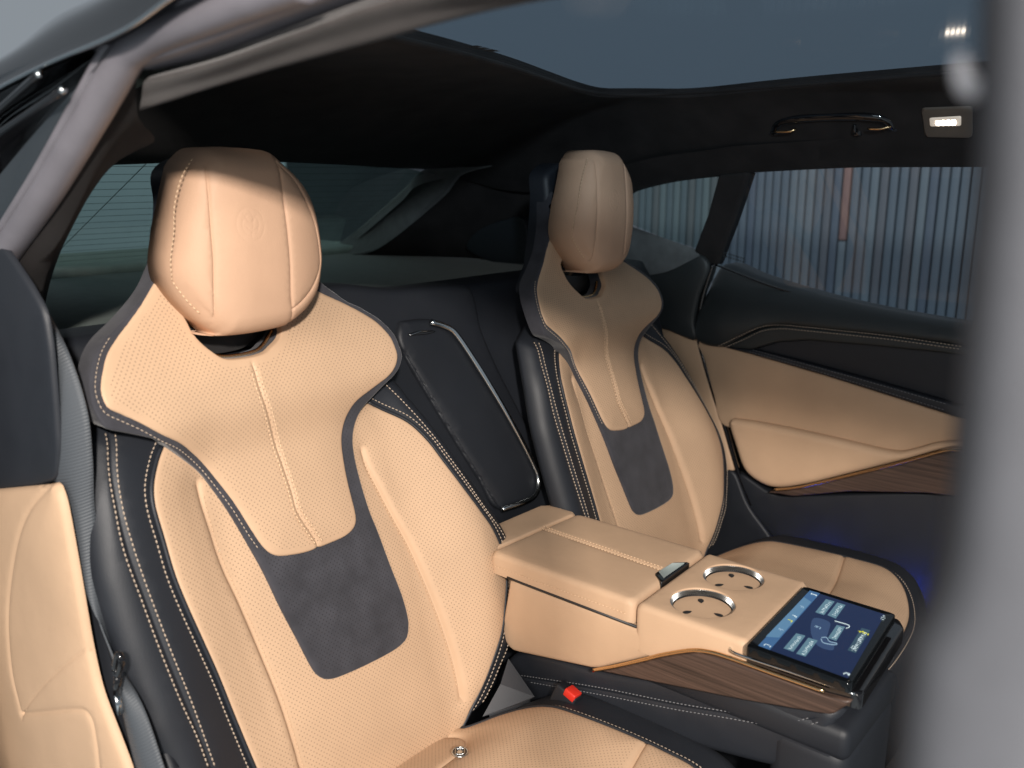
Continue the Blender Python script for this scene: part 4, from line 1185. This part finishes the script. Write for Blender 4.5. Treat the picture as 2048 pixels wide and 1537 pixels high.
# latch
lt = np.array(OUT['latch'])
pad('latch_frame', poly(lt, 0.004, 0.003), loc_z(0), M['gloss'], con, h=0.5875, r=0.0015, skirt=0.012, res=0.01)
cl = lt.mean(0)
lti = cl + (lt - cl) * 0.74
V, F = [], []
for k in range(14):
    t = (k + 0.1) / 14
    t2 = (k + 0.75) / 14
    q = [lti[0] * (1 - t) + lti[1] * t, lti[0] * (1 - t2) + lti[1] * t2, lti[3] * (1 - t2) + lti[2] * t2, lti[3] * (1 - t) + lti[2] * t]
    b = len(V)
    for i_, p in enumerate(q):
        V.append(tuple(L3((p[0], p[1], 0.5896 if i_ in (1, 2) else 0.5880))))
    F.append((b, b + 1, b + 2, b + 3))
lr = obj('latch_ribs', V, F, M['ribm'], con, smooth=False)
lr['kind'] = 'stuff'
tube('lid_gap_shade', [L3((x, -0.1205, z)) for x, z in OUT['lid_gap']], 0.0022, M['hole'], con)  # dark strip standing in for the shade in the gap under the lid
# near side panels
pad('side_panel', poly(OUT['side_tan'], 0.008, 0.012), loc_y(0), M['tan'], con, h=0.1195, r=0.006, skirt=0.03, res=0.015, puff=0.003)
wd = pad('walnut_trim', poly(OUT['wood'], 0.006, 0.003), loc_y(0), M['wood'], con, h=0.1245, r=0.003, skirt=0.03, res=0.012)
tube('champagne_strip', cr([L3((x, -0.1255, z)) for x, z in OUT['gold_console']], res=0.005), 0.0028, M['gold'], con, sides=8)
# lower body
lw = pad('lower_body', cr(OUT['lower_side'], res=0.01, closed=True), loc_y(0), M['black'], con, h=0.098, r=0.012, skirt=0.18, res=0.02, grooves=[(cr(np.array(OUT['lower_st_a']) * .5 + np.array(OUT['lower_st_b']) * .5, res=0.005), 0.002, 0.002)])
for k in ('lower_st_a', 'lower_st_b'):
    stitches('stitching', [L3((x, -0.0985, z)) for x, z in cr(OUT[k], res=0.005)], M['greythread'], lw, (0, -1, 0), w=0.0008)
box('front_leg_panel', tuple(L3((0.60, -0.10, 0.06))), tuple(L3((0.70, 0.085, 0.47))), M['plastic'], con, bev=0.02)
box('underside', tuple(L3((0.40, -0.10, 0.455))), tuple(L3((0.70, 0.085, 0.50))), M['plastic'], con, bev=0.012)
# tray and screen
tr_ = np.array(OUT['tray'])
tp = pad('screen_tray', poly(np.maximum(tr_, [-9, -0.117]), 0.006, 0.006), loc_z(0), M['gloss'], con, h=0.566, r=0.004, skirt=0.016, res=0.02)
tube('chrome_edge', cr([L3((x, y, 0.568)) for x, y in OUT['tray_chrome']], res=0.005), 0.0018, M['chrome'], con, sides=8)
sq = np.array(OUT['screen'])
scr = pad('touchscreen', poly(sq, 0.004, 0.003), loc_z(0), M['scr'], con, h=0.590, r=0.0015, skirt=0.011, res=0.03)


def flat(name, pts, z, m, parent=scr):
    P = np.asarray(pts, float)
    return obj(name, [tuple(L3((x, y, z))) for x, y in P], [tuple(range(len(P)))], m, parent, smooth=False)


flat('display', OUT['disp'], 0.5903, UI['bg'])
flat('menu_bar', OUT['card6'], 0.5905, UI['bar'])
flat('menu_highlight', OUT['card7'], 0.5907, UI['bar2'])
flat('vehicle_picture', cr(OUT['ui_car'], res=0.003, closed=True), 0.5905, UI['car'])
for k in range(6):
    flat('info_card', OUT['card%d' % k], 0.5907, UI['card' if k < 5 else 'card2'])
tube('vehicle_outline', [L3((x, y, 0.5909)) for x, y in cr(OUT['ui_outline'], res=0.002)], 0.0005, UI['white'], scr, sides=4)
tube('vehicle_outline', [L3((x, y, 0.5909)) for x, y in cr(OUT['ui_outline2'], res=0.002)], 0.0006, UI['pale'], scr, sides=4)


def glyphs(parent, o, ax, ay, n, m, size=0.0028, z=0.5911):
    """A short line of tiny unreadable characters: each is a few strokes."""
    V, F = [], []
    ax, ay = np.array(ax), np.array(ay)
    for i in range(n):
        p = np.array(o) + ax * i * size * 1.25
        for k in range(4):
            a0, b0 = random.uniform(0, .6), random.choice([0.0, .3, .6, .85])
            w, h = (random.uniform(.4, .9), .16) if k % 2 else (.16, random.uniform(.4, 1))
            if not k % 2:
                b0 = random.uniform(0, .3)
            b = len(V)
            for s, t in ((0, 0), (1, 0), (1, 1), (0, 1)):
                q = p + ax * size * min(1, a0 + s * w) + ay * size * 1.3 * min(1, b0 + t * h)
                V.append(tuple(L3((q[0], q[1], z))))
            F.append((b, b + 1, b + 2, b + 3))
    o_ = obj('printed_text', V, F, m, parent, smooth=False)
    return o_


for k in range(6):
    q = np.array(OUT['card%d' % k])
    ax = (q[3] - q[0]) / np.linalg.norm(q[3] - q[0])
    ay = (q[1] - q[0]) / np.linalg.norm(q[1] - q[0])
    ln = np.linalg.norm(q[3] - q[0])
    glyphs(scr, q[0] + ax * ln * 0.14 + ay * np.linalg.norm(q[1] - q[0]) * 0.42, ax, ay, max(3, int(ln * 0.7 / 0.0034)), UI['white'], size=0.0034)
up_ = OUT['ui_points']
ax0 = np.array(OUT['disp'][3]) - np.array(OUT['disp'][0])
ax0 /= np.linalg.norm(ax0)
ay0 = np.array(OUT['disp'][1]) - np.array(OUT['disp'][0])
ay0 /= np.linalg.norm(ay0)
for k, (n_, m_) in enumerate([(1, 'white'), (1, 'white'), (1, 'white'), (3, 'white'), (1, 'pale'), (1, 'pale'), (1, 'white'), (1, 'yellow'), (1, 'yellow'), (1, 'yellow'), (3, 'white'), (2, 'white'), (1, 'pale')]):
    glyphs(scr, np.array(up_[k]) - ax0 * 0.0016 * n_ - ay0 * 0.002, ax0, ay0, n_, UI[m_], size=0.0065 if n_ == 1 else 0.0038)

# seat belt buckle between seat and console
bk3 = np.array(OUT['buckle3'][0])
bu = thing('seat_belt_buckle', 'black seat belt buckle with red release button beside the console', 'buckle', tuple(bk3))
box('housing', (-0.020, -0.011, -0.09), (0.018, 0.011, 0.006), M['plastic'], bu, bev=0.004)
box('release_button', (-0.004, -0.0115, -0.002), (0.0155, 0.008, 0.010), M['red'], bu, bev=0.002)
bu.rotation_euler = (R(-8), R(20), 0)
W_ = np.array(OUT['wedge'])
wdg = obj('seat_hinge_cover', [tuple(p - W_[0]) for p in W_] + [tuple(p - W_[0] + [0.0, 0.02, -0.14]) for p in W_], [(0, 1, 2, 3, 4)] + [(i, (i + 1) % 5, 5 + (i + 1) % 5, 5 + i) for i in range(5)], M['gplastic'], smooth=False)
wdg.location = tuple(W_[0])
bmod = wdg.modifiers.new('edge', 'BEVEL')
bmod.width = 0.004
bmod.segments = 3
tag(wdg, 'grey plastic hinge cover between near seat and console', 'hinge cover')

# ------------------------------------------------------------------ far door and quarter trim
DY = 0.76
door = thing('rear_door', 'far rear door with tan panel, charcoal top and walnut trim', 'car door', (0.5, DY, 0.3))
DOF = np.array([0.5, DY, 0.3])


def dfn(a, b, h):
    return (a - DOF[0], -h, b - DOF[2])


def belt_fn(a, b, h):
    # upper trim rolls over towards the glass
    return (a - DOF[0], -h + 0.085 * float(sm((b - 0.80) / 0.18)), b - DOF[2])


bt = pad('belt_trim', cr(OUT['belt'], res=0.008, closed=True), belt_fn, M['belt'], door, h=0.022, r=0.012, skirt=0.04, res=0.012, puff=0.012, pl=0.04)
ab = pad('stitched_band', poly(OUT['armband'], 0.006, 0.003), dfn, M['belt'], door, h=0.014, r=0.005, skirt=0.02, res=0.012)
pad('pocket_insert', poly(OUT['pocket'], 0.008, 0.003), dfn, M['black'], door, h=0.002, r=0.003, skirt=0.01, res=0.02)
bb = pad('lower_band', poly(OUT['blackband'], 0.006, 0.003), dfn, M['black'], door, h=0.016, r=0.005, skirt=0.02, res=0.012)
pad('tan_panel', cr(OUT['doortan'], res=0.008, closed=True), dfn, M['tan'], door, h=0.010, r=0.006, skirt=0.02, res=0.015, puff=0.006, pl=0.05)


def arm_fn(a, b, h):
    return (a - DOF[0], -h, b - DOF[2])


arm = pad('armrest', cr(OUT['armrest'], res=0.006, closed=True), arm_fn, M['tan'], door, h=0.036, r=0.014, skirt=0.018, res=0.008)
tube('champagne_strip', cr([(x - DOF[0], -0.050, z - DOF[2]) for x, z in OUT['doorgold']], res=0.006), 0.0030, M['gold'], door)
pad('walnut_trim', poly(OUT['doorwood'], 0.008, 0.003), dfn, M['wood'], door, h=0.045, r=0.003, skirt=0.04, res=0.02)
pad('lower_panel', cr(OUT['doorlower'], res=0.012, closed=True), dfn, M['plastic'], door, h=0.008, r=0.006, skirt=0.02, res=0.03)
for k, hh in (('st_belt_a', 0.0225), ('st_belt_b', 0.0155)):
    stitches('stitching', [(x - DOF[0], -hh - 0.001, z - DOF[2]) for x, z in cr(OUT[k], res=0.005)], M['thread'], ab, (0, -1, 0), w=0.0011, length=0.005)
for k in ('st_band_a', 'st_band_b'):
    stitches('stitching', [(x - DOF[0], -0.0168, z - DOF[2]) for x, z in cr(OUT[k], res=0.005)], M['greythread'], bb, (0, -1, 0), w=0.0009, length=0.005)
DG = np.array(OUT['doorglass'])
wn_ = obj('window_pane', [tuple(p + [0, 0.004, 0] - DOF) for p in DG], [tuple(range(len(DG)))], M['clear'], door, smooth=False)
tube('sill_seal', cr([tuple(p - DOF + [0, -0.004, -0.002]) for p in DG[[0, 8, 7, 6, 5]]], res=0.01), 0.0018, M['gloss'], door)
e0, e1 = np.array(OUT['etch_door'])
V, F = [], []
for k in range(9):
    p = e0 + (e1 - e0) * k / 9
    for row in range(2):
        b = len(V)
        for s, t in ((0, 0), (1, 0), (1, 1), (0, 1)):
            V.append(tuple(p - DOF + np.array([s * 0.0035, -0.001 - 0.004 * 0, 0.007 * row + t * 0.004])))
        F.append((b, b + 1, b + 2, b + 3))
obj('printed_marking', V, F, M['etch'], door, smooth=False)
bl = tube('blue_light_guide', [(0.30 - DOF[0], -0.055, 0.31 - DOF[2]), (0.56 - DOF[0], -0.055, 0.295 - DOF[2])], 0.003, M['blue'], door)

cpz = thing('door_pillar', 'dark suede pillar between the far door window and quarter window', 'pillar', tuple(np.array(OUT['cpillar'])[0]))
CP = np.array(OUT['cpillar'])
c0 = CP[0]
pad('trim', poly((CP - c0)[:, [0, 2]], 0.008, 0.004), lambda a, b, h: (a, (-(b) * 0.10 / 0.24) - h, b), M['liner'], cpz, h=0.012, r=0.006, skirt=0.03, res=0.02)
QG = np.array(OUT['qglass'])
qw = obj('quarter_window', [tuple(p - QG[0] + [0, 0.004, 0]) for p in QG], [tuple(range(len(QG)))], M['qglass'], smooth=False)
qw.location = tuple(QG[0])
tag(qw, 'small greenish quarter window between far seat and door pillar', 'window')
QL = np.array(OUT['qledge'])
qt = thing('quarter_trim', 'dark and tan quarter trim between the far seat and the door', 'trim panel', (0, DY, 0.4))
qf = lambda a, b, h: (a, -h, b - 0.4)
loft('ledge', [np.array(OUT[k]) - [0, DY, 0.4] for k in ('qledge_top', 'qledge_mid', 'qledge_low')], M['dtrim'], qt, n=24)
pad('upper_panel', cr(OUT['qdark'], res=0.01, closed=True), qf, M['belt'], qt, h=0.016, r=0.008, skirt=0.03, res=0.02, puff=0.006)
pad('tan_panel', poly(OUT['qtan'], 0.01, 0.004), qf, M['tan'], qt, h=0.008, r=0.005, skirt=0.02, res=0.02, puff=0.004)
pad('lower_panel', cr(OUT['qlow'], res=0.01, closed=True), qf, M['plastic'], qt, h=0.014, r=0.006, skirt=0.02, res=0.03)
tube('release_handle', cr([tuple(np.array(p) - [0, DY, 0.4]) for p in OUT['qhandle']], res=0.003), 0.0022, M['chrome'], qt)
tube('gap_seal', cr([(x, -0.004, z - 0.4) for x, z in OUT['gap']], res=0.008), 0.005, M['gloss'], qt)
outer_side = box('outer_door_skin', (-1.2, 0.80, 0.1), (1.4, 0.82, 0.86), M['outer'], bev=0)
tag(outer_side, 'outer metal skin of the far body side behind the door trim', 'body panel')
wr = thing('window_header', 'dark roof edge trim above the far door window', 'trim strip', (0.3, 0.69, 1.15))
HDn = np.array(OUT['header'])
loft('trim', [HDn + [0, 0.03, 0.0] - [0.3, 0.69, 1.15], HDn - [0.3, 0.69, 1.15], HDn + [0, -0.02, 0.012] - [0.3, 0.69, 1.15], HDn + [0, -0.07, 0.05] - [0.3, 0.69, 1.15]], M['liner'], wr, n=50)

# ------------------------------------------------------------------ near side of the body
c0 = np.array([0.2, -0.74, 0.9])
sl_ = thing('door_seal', 'grey rubber seal around the near door opening', 'seal', tuple(c0))
sl3 = np.array(OUT['seal'])
sp = cr(np.vstack([sl3[0] + (sl3[0] - sl3[1]) * 2.2, sl3]), res=0.01)
tube('bulb', sp - c0, 0.0155, M['seal'], sl_, sides=16)
tube('lip', sp - c0 + [0, -0.012, 0.012], 0.005, M['seal'], sl_, sides=8)
rr_ = thing('roof_rail', 'taupe suede roof rail trim above the near door opening', 'rail trim', tuple(OUT['rail2'][0]))
c1_ = np.array(OUT['rail2'][0])
r1, r2, r3 = (np.vstack([OUT[k], [[1.0, OUT[k][-1][1], OUT[k][-1][2] - 0.005], [1.6, OUT[k][-1][1] + 0.02, OUT[k][-1][2] - 0.04]]]) for k in ('rail1', 'rail2', 'rail3'))
mid12 = (cr(r1, n=14) + cr(r2, n=14)) / 2 + [0, -0.012, -0.004]
loft('outer_trim', [cr(r1, n=14) - c1_, mid12 - c1_, cr(r2, n=14) + [0, 0.004, 0.004] - c1_], M['seal'], rr_)
loft('suede_trim', [cr(r2, n=14) + [0, 0.002, 0.0] - c1_, cr(r2, n=14) + [0, -0.006, -0.006] - c1_, (cr(r2, n=14) + cr(r3, n=14)) / 2 + [0, -0.004, -0.004] - c1_, cr(r3, n=14) - c1_, cr(r3, n=14) + [0, 0.03, 0.04] - c1_, cr(r3, n=14) + [0, 0.11, 0.085] - c1_], M['rail'], rr_)
np_ = thing('rear_pillar', 'dark suede trimmed pillar inside the near door opening', 'pillar', tuple(OUT['pil2'][2]))
c2_ = np.array(OUT['pil2'][2])
p1, p2, p3 = (cr(OUT[k], n=8) for k in ('pil1', 'pil2', 'pil3'))
loft('trim', [p1 - c2_, p2 - c2_, p3 - c2_, p3 + [-0.25, 0.02, -0.02] - c2_, p3 + [-0.75, 0.16, -0.08] - c2_], M['liner'], np_)

ex = thing('roof_exterior', 'gloss black outer roof edge and quarter window of the car', 'body panel', tuple(OUT['ext2'][2]))
c3_ = np.array(OUT['ext2'][2])


def lengthen(pts, d=0.7, drop=0.0):
    # carry the line on rearwards beyond the picture
    P = np.array(pts)
    v = (P[0] - P[1]) / np.linalg.norm(P[0] - P[1])
    return np.vstack([P[0] + v * d + [0, 0.0, -drop], P[0] + v * d * 0.4 + [0, 0, -drop * 0.3], P])


E1, E2, E3, E4, E3b = (cr(lengthen(OUT[k]), n=30) for k in ('ext1', 'ext2', 'ext3', 'ext4', 'ext3b'))
box('body_panel', tuple(np.array([-1.5, -0.78, 0.05]) - c3_), tuple(np.array([-0.14, -0.755, 0.98]) - c3_), M['outer'], ex, bev=0.01)
loft('roof_panel', [E1 + [0, 0.1, -0.03] - c3_, E1 - c3_, (E1 + E2) / 2 + [0, -0.02, 0.006] - c3_, E2 - c3_], M['outer'], ex)
tube('trim_line', cr(lengthen(OUT['ext2']), res=0.01) - c3_ + [0, -0.002, 0], 0.002, M['chrome'], ex, sides=6)
loft('window_surround', [E2 + [0, 0.004, -0.001] - c3_, (E2 + E3) / 2 + [0, 0.006, 0] - c3_, E3 + [0, 0, 0] - c3_, E3b - c3_], M['gloss'], ex)
loft('quarter_pane', [E3b + [0, -0.001, 0] - c3_, E4 - c3_], M['outg'], ex)
for k in ('stick1', 'stick2'):
    q = np.array(OUT[k]) - c3_
    tube('weather_strip', cr(q, n=10), 0.0034, M['gloss'], ex)
    tube('strip_tip', [q[1] - (q[1] - q[0]) * 0.02, q[1] + (q[1] - q[0]) * 0.015], 0.0034, M['chrome'], ex)

CT = np.array(OUT['ctrim'])


CT = np.vstack([CT, [[-0.5, CT[-1, 1], CT[-2, 2] + (CT[-1, 2] - CT[-2, 2]) * (-0.5 - CT[-2, 0]) / (CT[-1, 0] - CT[-2, 0])], [-0.5, CT[0, 1], CT[0, 2] + 0.02]]])
ct_ = thing('pillar_trim', 'charcoal lower pillar trim at the left edge above the tan bolster', 'trim panel', tuple(CT[2]))
c0 = CT[2]
pad('trim', poly((CT - c0)[:, [0, 2]], 0.008, 0.012), lambda a, b, h: (a, -h + 0.004, b), M['black'], ct_, h=-0.002, r=0.005, skirt=0.001, res=0.015, puff=0.002)
BO = np.array(OUT['bolster'])
def run_on(q, p, x=-0.5):
    # the edge p -> q carried on to x
    t = (x - p[0]) / (q[0] - p[0])
    return [x, q[1], p[2] + (q[2] - p[2]) * t]


BO = np.vstack([[run_on(BO[0], BO[1])], BO[:-1], [[BO[-2, 0] + 0.06, BO[-2, 1], BO[-2, 2] - 0.2], [-0.5, BO[-2, 1], BO[-2, 2] - 0.2]]])
sb_ = thing('side_bolster', 'tan leather side bolster at the left edge beside the near seat', 'bolster', tuple(BO[6]))
c0 = BO[6]
pb = lambda k: cr((np.array(OUT[k]) - c0)[:, [0, 2]], res=0.004)
pad('leather', poly((BO - c0)[:, [0, 2]], 0.008, 0.02), lambda a, b, h: (a, -h, b), M['tan'], sb_, h=-0.008, r=0.006, skirt=0.001, res=0.008, puff=0.010, pl=0.03,
    grooves=[(pb('bol_arc'), 0.0035, 0.0022, False), (pb('bol_line2'), 0.002, 0.0014, False), (pb('bol_line3'), 0.003, 0.0022, False)])
SL = np.array(OUT['sill_trim'])
si = thing('seat_side_trim', 'dark plastic trim strip between the tan bolster and the seat belt', 'trim strip', tuple(SL[1]))
loft('strip', [SL - SL[1] + [-0.01, 0.0, 0], SL - SL[1] + [0.03, 0.03, 0.01], SL - SL[1] + [0.02, 0.05, 0.0]], M['plastic'], si)

# seat belt
BL, BR_ = np.array(OUT['belt_l']), np.array(OUT['belt_r'])
sbt = thing('seat_belt', 'grey woven seat belt hanging beside the near seat', 'seat belt', tuple(BL[3]))
c0 = BL[3]
def webbing(a, b):
    A_, B_ = cr(a, n=60), cr(b, n=60)
    V, F, uv = [], [], []
    acc = 0
    for i in range(60):
        if i:
            acc += np.linalg.norm(A_[i] - A_[i - 1])
        for j in range(9):
            t = j / 8
            p = A_[i] * (1 - t) + B_[i] * t + np.array([0.006, -0.006, 0]) * math.sin(math.pi * t)
            V.append(tuple(p - c0))
            uv.append((t * 0.046, acc))
    for i in range(59):
        for j in range(8):
            F.append((i * 9 + j, i * 9 + j + 1, (i + 1) * 9 + j + 1, (i + 1) * 9 + j))
    o = obj('webbing', V, F, M['web'], sbt, uv)
    md = o.modifiers.new('thickness', 'SOLIDIFY')
    md.thickness = 0.0015
    return o
webbing(BL, BR_)
webbing(np.array(OUT['belt2_l']), np.array(OUT['belt2_r']))
dr_ = np.array(OUT['dring']) - c0
tube('guide_loop', cr(dr_, res=0.003, closed=True), 0.0035, M['gloss'], sbt, closed=True)
tg = np.array(OUT['tongue']) - c0
tube('metal_tongue', tg, 0.0035, M['chrome'], sbt, sides=10, flat=0.5)
tube('tongue_stem', [dr_[2], tg[0]], 0.004, M['gloss'], sbt)

# foreground pillar
BP = np.array(OUT['bp'])
bpt = thing('front_pillar', 'pale grey out of focus pillar at the right edge', 'pillar', tuple(BP[5]))
c0 = BP[5]
cross = [(0.006, 0.03), (0.001, 0.012), (0.0, 0.0), (0.005, -0.008), (0.014, -0.012), (0.030, -0.010), (0.040, 0.0)]
loft('trim', [BP + [dx, dy, 0] - c0 for dx, dy in cross], M['pillar'], bpt, n=50)
HK = np.array(OUT['hook'])
hk = thing('pillar_hook', 'small pale out of focus hook on the foreground pillar', 'hook', tuple(HK[2]))
tube('arm', cr(HK - HK[2], res=0.001), [0.0016 + 0.0010 * t for t in np.linspace(0, 1, len(cr(HK - HK[2], res=0.001)))], M['hookm'], hk, sides=12)
